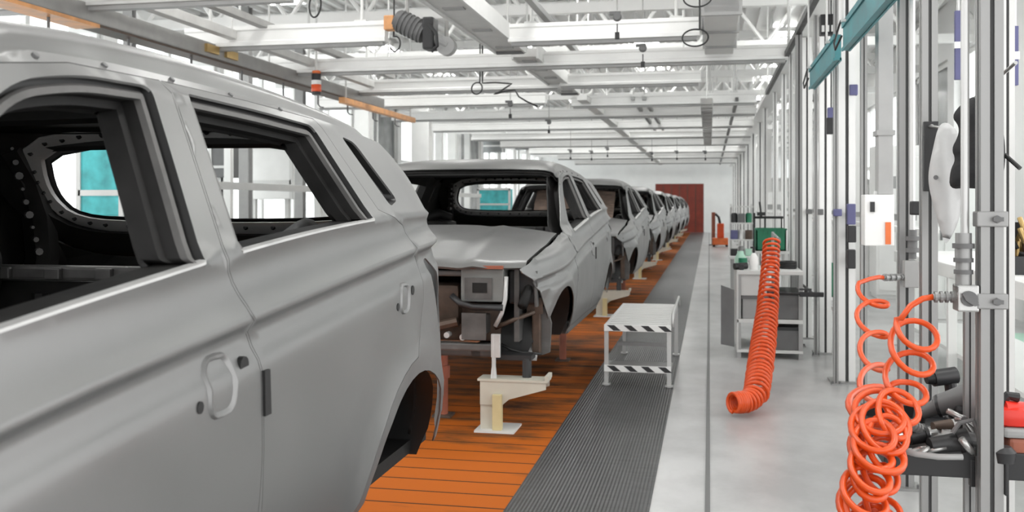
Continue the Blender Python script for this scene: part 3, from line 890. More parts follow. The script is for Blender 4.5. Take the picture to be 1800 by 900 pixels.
def teal_tray(label, y0, y1, x=.84):
    t = thing('cable_tray', label, 'cable tray', (x, (y0 + y1) / 2, 2.31), 'teal cable trays')
    b = BM(); bx(b, x - .02, x + .02, y0, y1, 2.315, 2.485); obj('tray_side', b, 'teal', t)
    b = BM(); bx(b, x + .012, x + .024, y0, y1, 2.31, 2.33); obj('tray_floor', b, 'teal', t)
    b = BM(); bx(b, x - .03, x - .02, y0, y1, 2.455, 2.49); bx(b, x - .03, x - .02, y0, y1, 2.31, 2.33); obj('tray_lip', b, 'teal', t)
    for y in (y0 + .2, y1 - .2):
        b = BM(); rod(b, (x - .05, y, 2.47), (x - .05, y, 4.46), .008, n=6); bx(b, x - .058, x - .02, y - .015, y + .015, 2.46, 2.475); obj('hanger_rod', b, 'offwhite', t)
    tube_pts = [(x - .035, y1 - .05, 2.40), (x - .06, y1 + .05, 2.33), (x - .06, y1 + .12, 2.38), (x - .035, y1 + .08, 2.48), (x - .035, y1 - .02, 2.50)]
    b = BM(); tube(b, tube_pts, .007, 6); obj('cable', b, 'rubber', t, smooth=True)


teal_tray('teal cable tray overhead, nearer of the two on the right', 3.7, 6.35)
teal_tray('teal cable tray overhead, farther of the two on the right', 6.75, 8.4)
# grey vertical duct bank on the right of the beams
t = thing('air_duct', 'flat grey air duct overhead right of the beam ends', 'air duct', (.12, 10, 3.0))
b = BM(); bx(b, -.05, .26, 8.6, 11.4, 3.02, 3.30, .01); obj('duct_body', b, 'offwhite', t)
for y in (8.6, 9.5, 10.4, 11.35):
    b = BM(); bx(b, -.07, .28, y, y + .04, 3.0, 3.32); obj('duct_flange', b, 'grey', t)
for y in (8.9, 11):
    b = BM(); rod(b, (.1, y, 3.3), (.1, y, 4.46), .012, n=6); obj('hanger_rod', b, 'offwhite', t)
t = thing('cable_chain', 'grey ladder-like cable chain hung in a row under the far beams', 'cable chain', (-.1, 19, 2.9))
b = BM()
for s in (0, .16): tube(b, [(-.12 + s, 14.5 + .5 * k, 2.86 + .05 * math.sin(k * 1.3)) for k in range(22)], .014, 6)
obj('chain_side', b, 'grey', t)
for k in range(21):
    b = BM(); bx(b, -.13, .05, 14.6 + .5 * k, 14.72 + .5 * k, 2.83, 2.93, .01); obj('chain_link', b, 'conduit', t)
for y in (14.6, 19, 24.8):
    b = BM(); rod(b, (-.04, y, 2.92), (-.04, y, 4.46), .01, n=6); obj('hanger_rod', b, 'offwhite', t)

# roof trusses (setting)
for k in range(14):
    y = 5.2 + 3.1 * k; b = BM()
    bx(b, -8.3, 3.6, y - .05, y + .05, 3.62, 3.74); bx(b, -8.3, 3.6, y - .05, y + .05, 4.3, 4.42)
    for j in range(12):
        x = -8.2 + 1.0 * j
        rod(b, (x, y, 3.68), (x + .5, y, 4.36), .028, n=6); rod(b, (x + .5, y, 4.36), (x + 1.0, y, 3.68), .028, n=6)
    struct('trim_%d' % (10 + k), b, 'white')

# loops of black cable hanging from the beams
def ring_cable(px, py, Y, rx, rz, label, r=.007, sweep=(0, 330), tilt=.3):
    c = at(px, py, Y); k = Y / F_PX
    pts = []
    n = 40
    for i in range(n + 1):
        a = math.radians(sweep[0] + (sweep[1] - sweep[0]) * i / n)
        pts.append(c + Vector((rx * k * math.sin(a), tilt * rx * k * math.cos(a) + .02 * i / n, rz * k * math.cos(a))))
    pts = [Vector((pts[0].x, Y + .02, 4.46)), pts[0] + Vector((0, .02, .15))] + pts
    b = BM(); tube(b, pts, r, 8); return one('cable_loop', b, 'rubber', label, 'cable', 'black cable loops hanging from the steel', smooth=True)


ring_cable(553, 8, 7.85, 12, 24, 'narrow upright loop of black cable hanging at the left end of the nearest beam', .008)
ring_cable(694, 77, 9.7, 10, 14, 'small black cable loop at the right end of the second short beam', .009, (-20, 250))
ring_cable(1222, 66, 9.2, 22, 16, 'round black cable loop at the right end of the beam over the line', .008, (20, 380))
ring_cable(1226, -4, 8.4, 24, 17, 'black cable loop at the top edge above the round loop', .007, (60, 420))
ring_cable(783, 118, 11.2, 9, 6, 'tiny flat black cable loop under the grey trough', .01)
ring_cable(838, 155, 12.6, 10, 11, 'black cable loop left of the wavy cable', .010, (30, 380))
pts = [at(848, 146, 12.8) + Vector((0, 0, 1.5)), at(848, 146, 12.8), at(870, 145, 12.8), at(900, 147, 12.8), at(880, 160, 12.8), at(868, 166, 12.8), at(885, 161, 12.8), at(905, 158, 12.8), at(912, 170, 12.8), at(925, 178, 12.9), at(945, 187, 13.0)]
b = BM(); tube(b, [Vector(p) for p in resample([tuple(p) for p in pts], .05, False)], .011, 6); one('hanging_cable', b, 'rubber', 'wavy black cable slung between the middle beams', 'cable')
for k, (px, py, Y) in enumerate(((897, 183, 13.4), (965, 215, 17.4), (1130, 85, 10.2), (1085, 30, 8.8), (1040, 268, 24), (1068, 262, 24), (1190, 268, 26), (1146, 270, 26), (1240, 268, 25), (1003, 266, 23))):
    c = at(px, py, Y); kk = Y / F_PX
    t = thing('tool_balancer', '%s small dark tool balancer hanging under the steel, counted from the left' % ORD[[897, 965, 1003, 1040, 1068, 1085, 1130, 1146, 1190, 1240].index(px)], 'tool balancer', c, 'small dark balancers under the beams')
    b = BM(); lathe(b, [(0, -.03), (.03, -.03), (.042, 0), (.03, .03), (0, .03)], c, 14, 'y'); bx(b, c.x - .07, c.x + .03, Y - .02, Y + .02, c.z + .02, c.z + .05); obj('drum', b, 'dgrey', t, smooth=40)
    b = BM(); rod(b, c + Vector((0, 0, .06)), (c.x, c.y, 4.46), .006, n=6); obj('hanger', b, 'conduit', t)
    b = BM(); rod(b, c + Vector((0, 0, -.06)), c + Vector((0, 0, -.14)), .006, n=6); bx(b, c.x - .02, c.x + .02, c.y - .02, c.y + .02, c.z - .2, c.z - .14); obj('hook', b, 'black', t)


def hoist():
    Y = 9.0; a, e = at(700, 35, Y), at(785, 78, Y)
    t = thing('hoist', 'dark grey slanted hoist motor with black clamp left of the trough', 'hoist', a)
    d = (e - a).normalized()
    b = BM(); rod(b, a, a + d * .30, .105, n=20); rod(b, a - d * .02, a, .09, n=20)
    for k in range(6): rod(b, a + d * (.03 + .045 * k), a + d * (.045 + .045 * k), .115, n=20)
    obj('motor', b, 'dgrey', t, smooth=40)
    b = BM(); c = a + d * .36; bx(b, c.x - .05, c.x + .06, Y - .1, Y + .1, c.z - .14, c.z + .17, .02); tube(b, [c + Vector((.02, -.1, .1)), c + Vector((.10, -.12, .0)), c + Vector((.11, -.12, -.12)), c + Vector((.05, -.11, -.17))], .016, 8); obj('clamp', b, 'black', t)
    b = BM(); rod(b, a + d * .42, e + d * .02, .06, n=14); lathe(b, [(0, -.05), (.09, -.05), (.09, .05), (0, .05)], e + Vector((.0, 0, -.02)), 16, 'y'); obj('gear_head', b, 'grey', t)
    b = BM(); rod(b, a + d * .1 + Vector((0, 0, .05)), (a.x + .1, Y, 4.46), .02, n=8); rod(b, e, (e.x, Y, 4.46), .02, n=8); obj('hanger_rod', b, 'conduit', t)
    b = BM(); bx(b, a.x - .13, a.x - .03, Y - .06, Y + .06, a.z - .1, a.z + .04, .01); obj('junction_box', b, 'copper', t)


hoist()


def stack_light():
    Y = 10.9; c = at(556, 167, Y)
    t = thing('signal_tower', 'hanging signal tower with orange, white and black rings above the first body', 'signal light', c)
    z = c.z
    for nm, m, h, r in (('base_cap', 'black', .04, .055), ('amber_lens', 'orange', .085, .06), ('white_lens', 'white', .05, .058), ('black_ring', 'black', .08, .055), ('upper_lens', 'oranged', .035, .05)):
        b = BM(); lathe(b, [(0, 0), (r * .95, 0), (r, .01), (r, h - .008), (r * .95, h), (0, h)], (c.x, Y, z), 18); obj(nm, b, m, t, smooth=40); z += h
    b = BM(); rod(b, (c.x, Y, z), (c.x, Y, z + .25), .014); bx(b, c.x - .06, c.x + .06, Y - .05, Y + .05, z + .24, z + .27); rod(b, (c.x, Y, z + .25), (c.x, Y, 4.46), .012, n=6); obj('mounting_stem', b, 'offwhite', t)


stack_light()
t = thing('control_box', 'small black and white control box hung above the tool posts', 'control box', at(1457, 62, 8.0))
c = at(1457, 62, 8.0)
b = BM(); bx(b, c.x - .07, c.x + .08, 7.95, 8.05, c.z, c.z + .16, .008); obj('housing', b, 'black', t)
for k in range(4):
    b = BM(); bx(b, c.x - .06 + .036 * k, c.x - .04 + .036 * k, 7.94, 7.95, c.z + .02, c.z + .07); obj('terminal', b, 'white', t)
b = BM(); rod(b, (c.x, 8, c.z + .1), (c.x, 8, 3.055), .01, n=6); obj('hanger_rod', b, 'conduit', t)

# ------------------------------------------------------------------ the row of tool posts on the right
def profile(bm, cx, cy, w, z0, z1, d=None):
    d = d or w; s, g = .20, .16
    P = []
    def side(ax, ay, bx_, by_):
        # from corner a to corner b with a T-slot in the middle
        n = Vector((-(by_ - ay), bx_ - ax)).normalized()
        A, B = Vector((ax, ay)), Vector((bx_, by_))
        m = min(w, d)
        for t, dep in ((0, 0), (.5 - s / 2, 0), (.5 - s / 2, g), (.5 + s / 2, g), (.5 + s / 2, 0)):
            P.append(A.lerp(B, t) + n * dep * m)
    side(-w / 2, -d / 2, w / 2, -d / 2); side(w / 2, -d / 2, w / 2, d / 2); side(w / 2, d / 2, -w / 2, d / 2); side(-w / 2, d / 2, -w / 2, -d / 2)
    P = [(p.x + cx, p.y + cy) for p in P]
    prism(bm, P, 'z', z0, z1)


def post(px, Y, wpx, label, m='alu', z0=0, z1=3.2, extra=None, dpx=None, hang=True):
    k = Y / ray(px, 360).y / F_PX
    c = at(px, 360, Y); w = wpx * k; d = (dpx or wpx) * k
    t = thing('tool_post', label, 'post', (c.x, Y, z0), 'upright posts of the tool stations')
    b = BM(); profile(b, c.x, Y, w, z0, z1, d); obj('slotted_profile', b, m, t)
    b = BM(); bx(b, c.x - w * .09, c.x + w * .09, Y - d * .5 + d * .11, Y - d * .5 + d * .15, z0, z1); obj('slot_strip', b, 'slot', t)
    if z0 == 0:
        b = BM(); bx(b, c.x - w, c.x + w, Y - w, Y + w, 0, .012)
        f = obj('foot_plate', b, 'aludark', t)
        for s in (1, -1):
            b = BM(); rod(b, (c.x + s * w * .75, Y - w * .75, .012), (c.x + s * w * .75, Y - w * .75, .03), .009, n=6); obj('anchor_bolt', b, 'dgrey', f)
    else:
        b = BM(); bx(b, c.x - w * .52, c.x + w * .52, Y - d * .52, Y + d * .52, z0 - .006, z0); obj('end_cap', b, 'dgrey', t)
    if extra: extra(t, c, w)
    if hang: b = BM(); rod(b, (c.x, Y, z1), (c.x, Y, 4.46), .014, n=6); obj('hanger_rod', b, 'offwhite', t)
    return t, c, w


def clamp_at(ys, m='aludark'):
    def f(t, c, w):
        for py in ys:
            z = CAM_H + (360 - py) / F_PX * (c.y / ray(0, 0).y if False else c.y / ray(1735, 360).y)
            b = BM(); bx(b, c.x - w * .68, c.x + w * .68, c.y - w * .62, c.y + w * .3, z - .022, z + .022, .004); o = obj('clamp', b, m, t)
            b = BM(); rod(b, (c.x + w * .15, c.y - w * .62, z), (c.x + w * .15, c.y - w * .85, z), .011, n=6); bx(b, c.x - w * .05, c.x + w * .4, c.y - w * .9, c.y - w * .85, z - .006, z + .006); obj('clamp_lever', b, 'dgrey', o)
    return f


P1, c1, w1 = post(1739, 3.0, 37, 'nearest slotted aluminium post with clamps in front of the tool tray', 'aludark', z0=.415, extra=clamp_at((385, 528)))
post(1703, 3.2, 16, 'short slim grey post under the silver valve block', 'aludark', z1=at(1703, 548, 3.2).z, hang=False)
post(1768, 4.1, 23, 'white post close to the right edge behind the nearest slotted post', 'offwhite')
post(1632, 4.3, 26, 'grey slotted post that carries the black board', 'aludark')
post(1592, 4.9, 24, 'grey post with the first orange hose coupled to it', 'aludark')
post(1518, 6.7, 11, 'thin grey post left of the first orange hose', 'aludark', z1=3.04, hang=False)
row = [(1469, 7.6, 8, 'aludark', 'thin dark edge post at the foot of the wide white post'), (1487, 7.75, 28, 'white', 'wide white post with dark bands, right of the thin dark one'),
       (1434, 9.0, 6, 'aludark', 'very thin dark post between two white posts'), (1450, 9.2, 20, 'white', 'white post left of the thin dark edge post'),
       (1404, 9.6, 11, 'aludark', 'grey post with dark knots at the right of the workbench'), (1418, 10.2, 16, 'white', 'white post right behind the knotted grey post'),
       (1390, 11.2, 7, 'alu', 'thin light post behind the workbench'), (1378, 13.0, 9, 'white', 'white post behind the green crate'),
       (1362, 15.0, 7, 'alu', 'slim far post left of the green crate post'), (1345, 17.5, 8, 'white', 'small far white post above the white bottle')]
for px, Y, wp, m, lab in row: post(px, Y, wp, lab, m, z1=3.04, hang=False)
for k in range(8):
    Y = 20.5 + 3.2 * k
    px = 900 + F_PX * (1.02 * cs + Y * sn) / (Y * cs - 1.02 * sn)
    post(px, Y, 10 - k * .7, '%s far white post of the tool row, counted beyond the workbench' % ORD[k], 'white', z1=3.04, hang=False)
for px, y0, y1, Y, lab in ((1685, 18, 140, 6.4, 'narrow dark blue panel hanging high left of the air line pipe'), (1785, 45, 150, 5.4, 'narrow dark blue panel hanging high by the right edge')):
    p, q = at(px - 6, y1, Y), at(px + 6, y0, Y)
    t = thing('display_panel', lab, 'panel', (p.x, Y, p.z), 'dark blue hanging panels')
    b = BM(); bx(b, p.x, q.x, Y, Y + .03, p.z, q.z, .004); obj('panel', b, 'blue', t)
    b = BM(); bx(b, p.x - .004, q.x + .004, Y - .004, Y + .034, (p.z + q.z) / 2 - .02, (p.z + q.z) / 2 + .02); obj('band', b, 'white', t)
    b = BM(); rod(b, ((p.x + q.x) / 2, Y + .015, q.z), ((p.x + q.x) / 2, Y + .015, 4.46), .01, n=6); obj('hanger_rod', b, 'offwhite', t)
# long top rail along the posts, and second white frame row
long_bar('frame_rail', 'long white rail joining the tops of the tool posts', 'rail', .99, 3.05, 5.5, 44, .26, .10, 'white', 'rails of the tool row')
long_bar('frame_rail', 'white chest-high rail behind the farther tool posts', 'rail', 1.55, 1.12, 7.5, 40, .05, .05, 'white', 'rails of the tool row', hang=False)
for k in range(9):
    Y = 9.9 + 3.1 * k; x = 1.85
    t = thing('frame_column', '%s white frame column of the second row at right, counted from the camera' % ORD[k], 'column', (x, Y, 0), 'white frame columns of the second row')
    b = BM(); bx(b, x - .07, x + .07, Y - .07, Y + .07, 0, 4.44, .004); obj('shaft', b, 'white', t)
    b = BM(); bx(b, x - .12, x + .12, Y - .12, Y + .12, 0, .02); obj('foot_plate', b, 'offwhite', t)
    b = BM(); bx(b, x - .09, x + .09, Y - .09, Y + .09, 1.2, 1.26); obj('collar', b, 'grey', t)
    b = BM(); bx(b, x - .30, x + .3, Y - .04, Y + .04, 1.08, 1.14); obj('bracket_arm', b, 'white', t)
# hanging grey duct
Y = 6.1; a, e = at(1541, 60, Y).x, at(1567, 60, Y).x; zb = at(1550, 342, Y).z
t = thing('vertical_duct', 'flat grey vertical duct hanging between white posts', 'air duct', ((a + e) / 2, Y, zb))
b = BM(); bx(b, a, e, Y - .06, Y + .06, zb, 3.04, .004); obj('duct_body', b, 'ductgrey', t)
b = BM(); bx(b, a - .01, e + .01, Y - .07, Y + .07, zb + .35, zb + .38); obj('duct_collar', b, 'grey', t)
# white label box + sockets lower at x 1520-1570
Y = 6.02; p, q = at(1520, 432, Y), at(1572, 348, Y)
t = thing('control_cabinet', 'white control cabinet hanging under the grey vertical duct', 'cabinet', ((p.x + q.x) / 2, Y, p.z))
b = BM(); bx(b, p.x, q.x, Y, Y + .14, p.z, q.z + .02, .006); obj('housing', b, 'white', t)
b = BM(); bx(b, p.x + .03, p.x + .055, Y - .012, Y, p.z + .2, p.z + .26); obj('switch', b, 'black', t)
b = BM(); bx(b, p.x + .115, q.x - .02, Y - .01, Y, p.z + .01, p.z + .14); obj('orange_panel', b, 'oranged', t)
b = BM(); rod(b, ((p.x + q.x) / 2, Y + .08, q.z), ((p.x + q.x) / 2, Y + .08, zb + .02), .02, n=8); obj('stem', b, 'offwhite', t)
# dark devices on the posts
for px, y0, y1, Y, m, lab in ((1422, 368, 376, 10.1, 'dgrey', 'small dark tag high on the white post right of the knotted post'), (1441, 368, 378, 9.05, 'dgrey', 'dark band on the white post left of the thin dark edge post'), (1472, 368, 380, 7.55, 'blue', 'blue-grey holder clipped on the thin dark edge post'),
                              (1496, 360, 395, 7.56, 'blue', 'blue-grey handset right of the wide white post'), (1497, 398, 426, 7.56, 'black', 'black grip below the blue-grey handset'), (1496, 440, 472, 7.56, 'black', 'lower black grip between the white posts'),
                              (1461, 190, 208, 8.4, 'blue', 'small blue-grey socket on a cable high between white posts'), (1459, 208, 236, 8.4, 'black', 'black plug under the small blue-grey socket'), (1500, 150, 168, 7.7, 'blue', 'blue-grey box high on the wide white post'),
                              (1613, 355, 378, 4.6, 'black', 'black knob on the post that carries the board')):
    c = at(px, y1, Y); k = Y / F_PX
    t = thing('tool_holder', lab, 'tool holder', c, 'small holders on the tool posts')
    h = (y1 - y0) * k
    b = BM(); bx(b, c.x - .03, c.x + .03, Y - .03, Y + .03, c.z, c.z + h, .008); obj('holder_body', b, m, t)
    b = BM(); bx(b, c.x - .012, c.x + .012, Y + .03, Y + .12, c.z + h * .4, c.z + h * .6); obj('holder_arm', b, 'grey', t)
    if 'cable' in lab: b = BM(); rod(b, (c.x, Y, c.z + h), (c.x, Y, 3.06), .006, n=6); obj('cable', b, 'rubber', t)
# wall-side bench
t = thing('long_bench', 'long white bench along the right side behind the tool posts', 'bench', (2.0, 6.6, 0))
b = BM(); bx(b, 1.66, 2.5, 3.6, 9.4, .83, .93, .006); obj('bench_top', b, 'white', t)
for y in (3.8, 5.6, 7.5, 9.3):
    for x in (1.72, 2.42):
        b = BM(); bx(b, x - .03, x + .03, y - .03, y + .03, 0, .83); obj('leg', b, 'white', t)
b = BM(); bx(b, 1.75, 2.4, 3.7, 9.35, .25, .28); obj('lower_shelf', b, 'white', t)
t = thing('parts_bin', 'dark parts bin of coppery pieces on the bench at the right edge', 'bin', (1.84, 6.45, .93)); c = Vector((1.84, 6.45, .93))
b = BM(); bx(b, 1.70, 2.05, 6.27, 6.65, .93, .95); bx(b, 1.70, 2.05, 6.27, 6.29, .95, 1.04); bx(b, 1.70, 1.72, 6.27, 6.65, .95, 1.24); bx(b, 2.03, 2.05, 6.27, 6.65, .95, 1.24); bx(b, 1.70, 2.05, 6.63, 6.65, .95, 1.24); obj('bin_shell', b, 'black', t)
for k in range(14):
    b = BM(); x, y, z = 1.75 + R.random() * .25, 6.33 + R.random() * .25, .97 + .016 * k
    rod(b, (x, y, z), (x + R.uniform(-.06, .06), y + R.uniform(-.05, .05), z + .09), .012 + .01 * R.random(), n=8); obj('metal_piece', b, R.choice(['brass', 'copper', 'dark', 'rust']), t)
b = BM(); bx(b, 2.6, 3.59, 4, 11, 0, .004); struct('trim_4', b, 'palegreen')
# far right: shelves, cabinets, windows on the right wall
for k, (x, y, h, m) in enumerate(((2.6, 12, 1.9, 'white'), (2.7, 15, 2.2, 'white'), (2.4, 18, 1.8, 'offwhite'), (2.6, 22, 2.1, 'white'), (1.7, 27, 1.7, 'white'), (2.2, 32, 2.2, 'offwhite'))):
    t = thing('machine_cabinet', '%s tall white cabinet along the right wall, counted from the camera' % ORD[k], 'cabinet', (x, y, 0), 'white cabinets along the right wall')
    b = BM(); bx(b, x - .35, x + .35, y - .3, y + .3, .05, h, .01); bx(b, x - .33, x + .33, y - .28, y + .28, 0, .05); obj('housing', b, m, t)
    b = BM(); bx(b, x - .31, x - .01, y - .312, y - .3, .12, h - .1); obj('door', b, 'white', t)
    b = BM(); bx(b, x + .01, x + .31, y - .312, y - .3, .12, h - .1); obj('door', b, 'white', t)
    b = BM(); bx(b, x - .04, x - .02, y - .33, y - .31, h * .5, h * .6); bx(b, x + .02, x + .04, y - .33, y - .31, h * .5, h * .6); obj('handle', b, 'dgrey', t)
    b = BM(); bx(b, x - .25, x + .25, y - .318, y - .31, h * .72, h * .8); obj('vent', b, 'grey', t)
for k, (px, py0, py1, Y) in enumerate(((1468, 465, 522, 9.6), (1488, 480, 545, 8.4))):
    p, q = at(px - 14, py1, Y), at(px + 12, py0, Y)
    t = thing('green_crate', ('dark green crate on a white stool behind the black arm', 'pale green crate on a white stool behind the wide white post')[k], 'crate', (p.x, Y, p.z), 'green crates at the tool row')
    m = ('green', 'palegreen')[k]
    b = BM(); bx(b, p.x, q.x, Y, Y + .3, p.z, p.z + .015); bx(b, p.x, q.x, Y, Y + .012, p.z, q.z); bx(b, p.x, q.x, Y + .288, Y + .3, p.z, q.z); bx(b, p.x, p.x + .012, Y, Y + .3, p.z, q.z); bx(b, q.x - .012, q.x, Y, Y + .3, p.z, q.z); obj('crate_shell', b, m, t)
    b = BM(); bx(b, p.x - .008, q.x + .008, Y - .01, Y, q.z - .03, q.z); obj('crate_rim', b, m, t)
    s = thing('stool', ('white stool under the dark green crate', 'white stool under the pale green crate')[k], 'stool', ((p.x + q.x) / 2, Y + .15, 0), 'white stools under crates')
    b = BM(); bx(b, p.x - .02, q.x + .02, Y - .02, Y + .32, p.z - .03, p.z); obj('seat', b, 'white', s)
    for x in (p.x, q.x):
        for y in (Y, Y + .3): b = BM(); rod(b, (x, y, 0), (x, y, p.z - .03), .012, n=8); obj('leg', b, 'white', s)

# ------------------------------------------------------------------ workbench, crate and clutter
def workbench():
    x0, x1, y0, y1, zt = .235, .80, 8.75, 9.55, .77
    t = thing('tool_trolley', 'grey tool trolley with dark boxes on its shelves, beside the white posts', 'trolley', ((x0 + x1) / 2, (y0 + y1) / 2, 0))
    b = BM(); bx(b, x0, x1, y0, y1, zt - .035, zt, .004); obj('worktop', b, 'offwhite', t)
    for x in (x0 + .02, x1 - .02):
        for y in (y0 + .02, y1 - .02): b = BM(); bx(b, x - .018, x + .018, y - .018, y + .018, .0, zt - .035); obj('leg', b, 'grey', t)
    b = BM(); bx(b, x0 + .02, x0 + .28, y0 + .03, y1 - .03, .55, zt - .035); obj('drawer_unit', b, 'offwhite', t)
    b = BM(); bx(b, x0, x1, y0, y1, .31, .345, .004); obj('shelf', b, 'offwhite', t)
    b = BM(); bx(b, x0, x1, y0, y1, .05, .075, .004); obj('bottom_shelf', b, 'offwhite', t)
    b = BM(); bx(b, x0, x0 + .015, y0, y1, .075, zt - .035); obj('side_panel', b, 'offwhite', t)
    b = BM(); prism(b, [(x0 - .135, .12), (x0 - .02, .10), (x0 - .02, .60), (x0 - .135, .64)], 'y', y0 - .02, y0 + .02); obj('open_flap', b, 'dgrey', t)
    for nm, lab, a, e, y, za, zc in (('storage_box', 'wide dark grey box on the upper shelf of the grey trolley', x0 + .30, x1 - .02, y0 + .02, .345, .58), ('storage_box', 'smaller grey box on the upper shelf of the trolley, left side', x0 + .05, x0 + .27, y0 + .02, .345, .54), ('storage_box', 'dark grey box on the bottom shelf of the trolley', x0 + .32, x1 - .02, y0 + .02, .075, .27)):
        b = BM(); bx(b, a, e, y, y + .5, za, zc, .01)
        o = one(nm, b, 'dgrey' if 'dark' in lab else 'grey', lab, 'box', 'boxes on the grey trolley')
        b = BM(); bx(b, a - .006, e + .006, y - .008, y + .5, zc - .02, zc + .008); OFF[o.name] = o.location.copy(); obj('lid', b, 'black' if 'dark' in lab else 'dgrey', o)
    # things on top
    def on(name, lab, cat, px, y, fn, m, grp='things on the grey trolley'):
        x = at(px, 470, y).x; b = BM(); fn(b, x, y, zt); return one(name, b, m, lab, cat, grp, smooth=40)
    btl = on('bottle', 'white bottle with black spray head on the trolley', 'bottle', 1325, 8.9, lambda b, x, y, z: lathe(b, [(0, z), (.035, z), (.038, z + .02), (.038, z + .11), (.02, z + .14), (.014, z + .15), (0, z + .15)], (x, y, 0), 16), 'white')
    OFF[btl.name] = btl.location.copy(); x = at(1325, 470, 8.9).x
    b = BM(); rod(b, (x, 8.9, zt + .15), (x, 8.9, zt + .19), .012); bx(b, x - .03, x + .012, 8.89, 8.91, zt + .19, zt + .205); obj('spray_head', b, 'black', btl)
    on('power_tool', 'black tool lying on the left corner of the trolley top', 'tool', 1303, 8.85, lambda b, x, y, z: (rod(b, (x - .06, y, z + .03), (x + .05, y + .05, z + .035), .03), bx(b, x - .02, x + .02, y - .02, y + .02, z, z + .05)), 'black')
    on('green_jug', 'pale green jug on the trolley behind the black tool', 'jug', 1292, 9.25, lambda b, x, y, z: lathe(b, [(0, z), (.05, z), (.055, z + .08), (.03, z + .13), (.03, z + .15), (0, z + .15)], (x + .05, y, 0), 14), 'palegreen')
    on('paint_can', 'small dark green can on the trolley beside the bottle', 'can', 1306, 9.15, lambda b, x, y, z: lathe(b, [(0, z), (.04, z), (.04, z + .09), (0, z + .09)], (x, y, 0), 14), 'green')
    on('cable_coil', 'dark coil of cable on the right of the trolley top', 'cable', 1385, 9.1, lambda b, x, y, z: [tube(b, [(x + .07 * math.cos(a), y + .07 * math.sin(a), z + .012 + .016 * k) for a in [2 * PI * i / 20 for i in range(20)]], .011, 6, True) for k in range(4)], 'rubber')
    # black arm beyond the trolley
    Y = 8.6; a, e = at(1352, 514, Y), at(1448, 518, Y)
    t = thing('torque_arm', 'black horizontal torque arm in front of the knotted grey post', 'tool arm', a)
    b = BM(); rod(b, a, e, .012); bx(b, e.x - .2, e.x, Y - .02, Y + .02, e.z - .02, e.z + .02, .006); obj('arm', b, 'black', t)
    b = BM(); bx(b, a.x - .02, a.x + .03, Y - .03, Y + .03, a.z - .03, a.z + .03, .01); obj('pivot', b, 'black', t)
    b = BM(); bx(b, e.x - .2, e.x - .1, Y - .015, Y + .015, e.z + .035, e.z + .05); rod(b, (e.x - .15, Y, e.z + .02), (e.x - .15, Y, e.z + .04), .01, n=8); obj('handle', b, 'black', t)
    b = BM(); rod(b, (.86, Y, a.z), (.86, Y + .98, a.z), .012, n=8); obj('mount', b, 'black', t)


workbench()


def crate_stand():
    Y = 11.0; p, q = at(1329, 441, Y), at(1382, 402, Y)
    t = thing('green_crate', 'large dark green crate on a stand behind the grey trolley', 'crate', ((p.x + q.x) / 2, Y + .2, p.z), 'green crates at the tool row')
    for nm, A in (('crate_front', (p.x, q.x, Y, Y + .015)), ('crate_back', (p.x, q.x, Y + .4, Y + .415)), ('crate_side', (p.x, p.x + .015, Y, Y + .4)), ('crate_side', (q.x - .015, q.x, Y, Y + .4))):
        b = BM(); bx(b, *A, p.z, q.z); obj(nm, b, 'green', t)
    b = BM(); bx(b, p.x, q.x, Y, Y + .4, p.z, p.z + .015); obj('crate_floor', b, 'green', t)
    b = BM()
    for k in range(5): bx(b, p.x + .08 + .05 * k, p.x + .11 + .05 * k, Y - .008, Y, q.z - .06, q.z - .02)
    bx(b, p.x - .01, q.x + .01, Y - .012, Y, q.z - .015, q.z); obj('crate_rim', b, 'green', t)
    s = thing('crate_stand', 'white stand that holds the large dark green crate and wire rack', 'stand', ((p.x + q.x) / 2, Y + .2, 0))
    b = BM(); bx(b, p.x - .03, q.x + .03, Y - .03, Y + .45, p.z - .03, p.z); obj('stand_top', b, 'offwhite', s)
    for x in (p.x, q.x):
        for y in (Y, Y + .42): b = BM(); bx(b, x - .02, x + .02, y - .02, y + .02, 0, p.z - .03); obj('leg', b, 'offwhite', s)
    z1 = at(1340, 383, Y).z
    b = BM(); rod(b, (p.x, Y + .43, p.z), (p.x, Y + .43, z1 + .05), .012, n=8); rod(b, (q.x - .02, Y + .43, p.z), (q.x - .02, Y + .43, z1), .008, n=8)
    rod(b, (p.x - .01, Y + .43, z1), (q.x, Y + .43, z1), .014, n=8); rod(b, (p.x + .12, Y + .43, z1), (p.x + .12, Y + .43, q.z - .03), .01, n=8); rod(b, (p.x + .08, Y + .43, z1), (p.x + .06, Y + .43, z1 + .18), .012, n=8); bx(b, p.x + .03, p.x + .12, Y + .41, Y + .45, z1 + .02, z1 + .06)
    obj('hook_rack', b, 'black', s)


crate_stand()
# clutter on a far table
Y = 14.0
p = at(1288, 450, Y); q = at(1322, 450, Y); zt = at(1300, 452, Y).z
t = thing('side_table', 'grey table of clutter in the distance left of the green crate', 'table', ((p.x + q.x) / 2, Y + .3, 0))
b = BM(); bx(b, p.x - .05, q.x + .05, Y, Y + .6, zt - .03, zt); obj('table_top', b, 'offwhite', t)
for x in (p.x, q.x):
    for y in (Y + .04, Y + .56): b = BM(); bx(b, x - .02, x + .02, y - .02, y + .02, 0, zt - .03); obj('leg', b, 'grey', t)
b = BM(); bx(b, p.x - .03, p.x, Y + .5, Y + .53, zt, zt + .75); bx(b, q.x, q.x + .03, Y + .5, Y + .53, zt, zt + .75)
for k in range(3): bx(b, p.x - .03, q.x + .03, Y + .3, Y + .55, zt + .24 * (k + 1) - .02, zt + .24 * (k + 1))
obj('back_rack', b, 'offwhite', t)
cl = [('black', 'box'), ('grey', 'can'), ('palegreen', 'box'), ('blue', 'box'), ('white', 'can'), ('rust', 'box'), ('black', 'can'), ('dgrey', 'box'), ('green', 'can')]
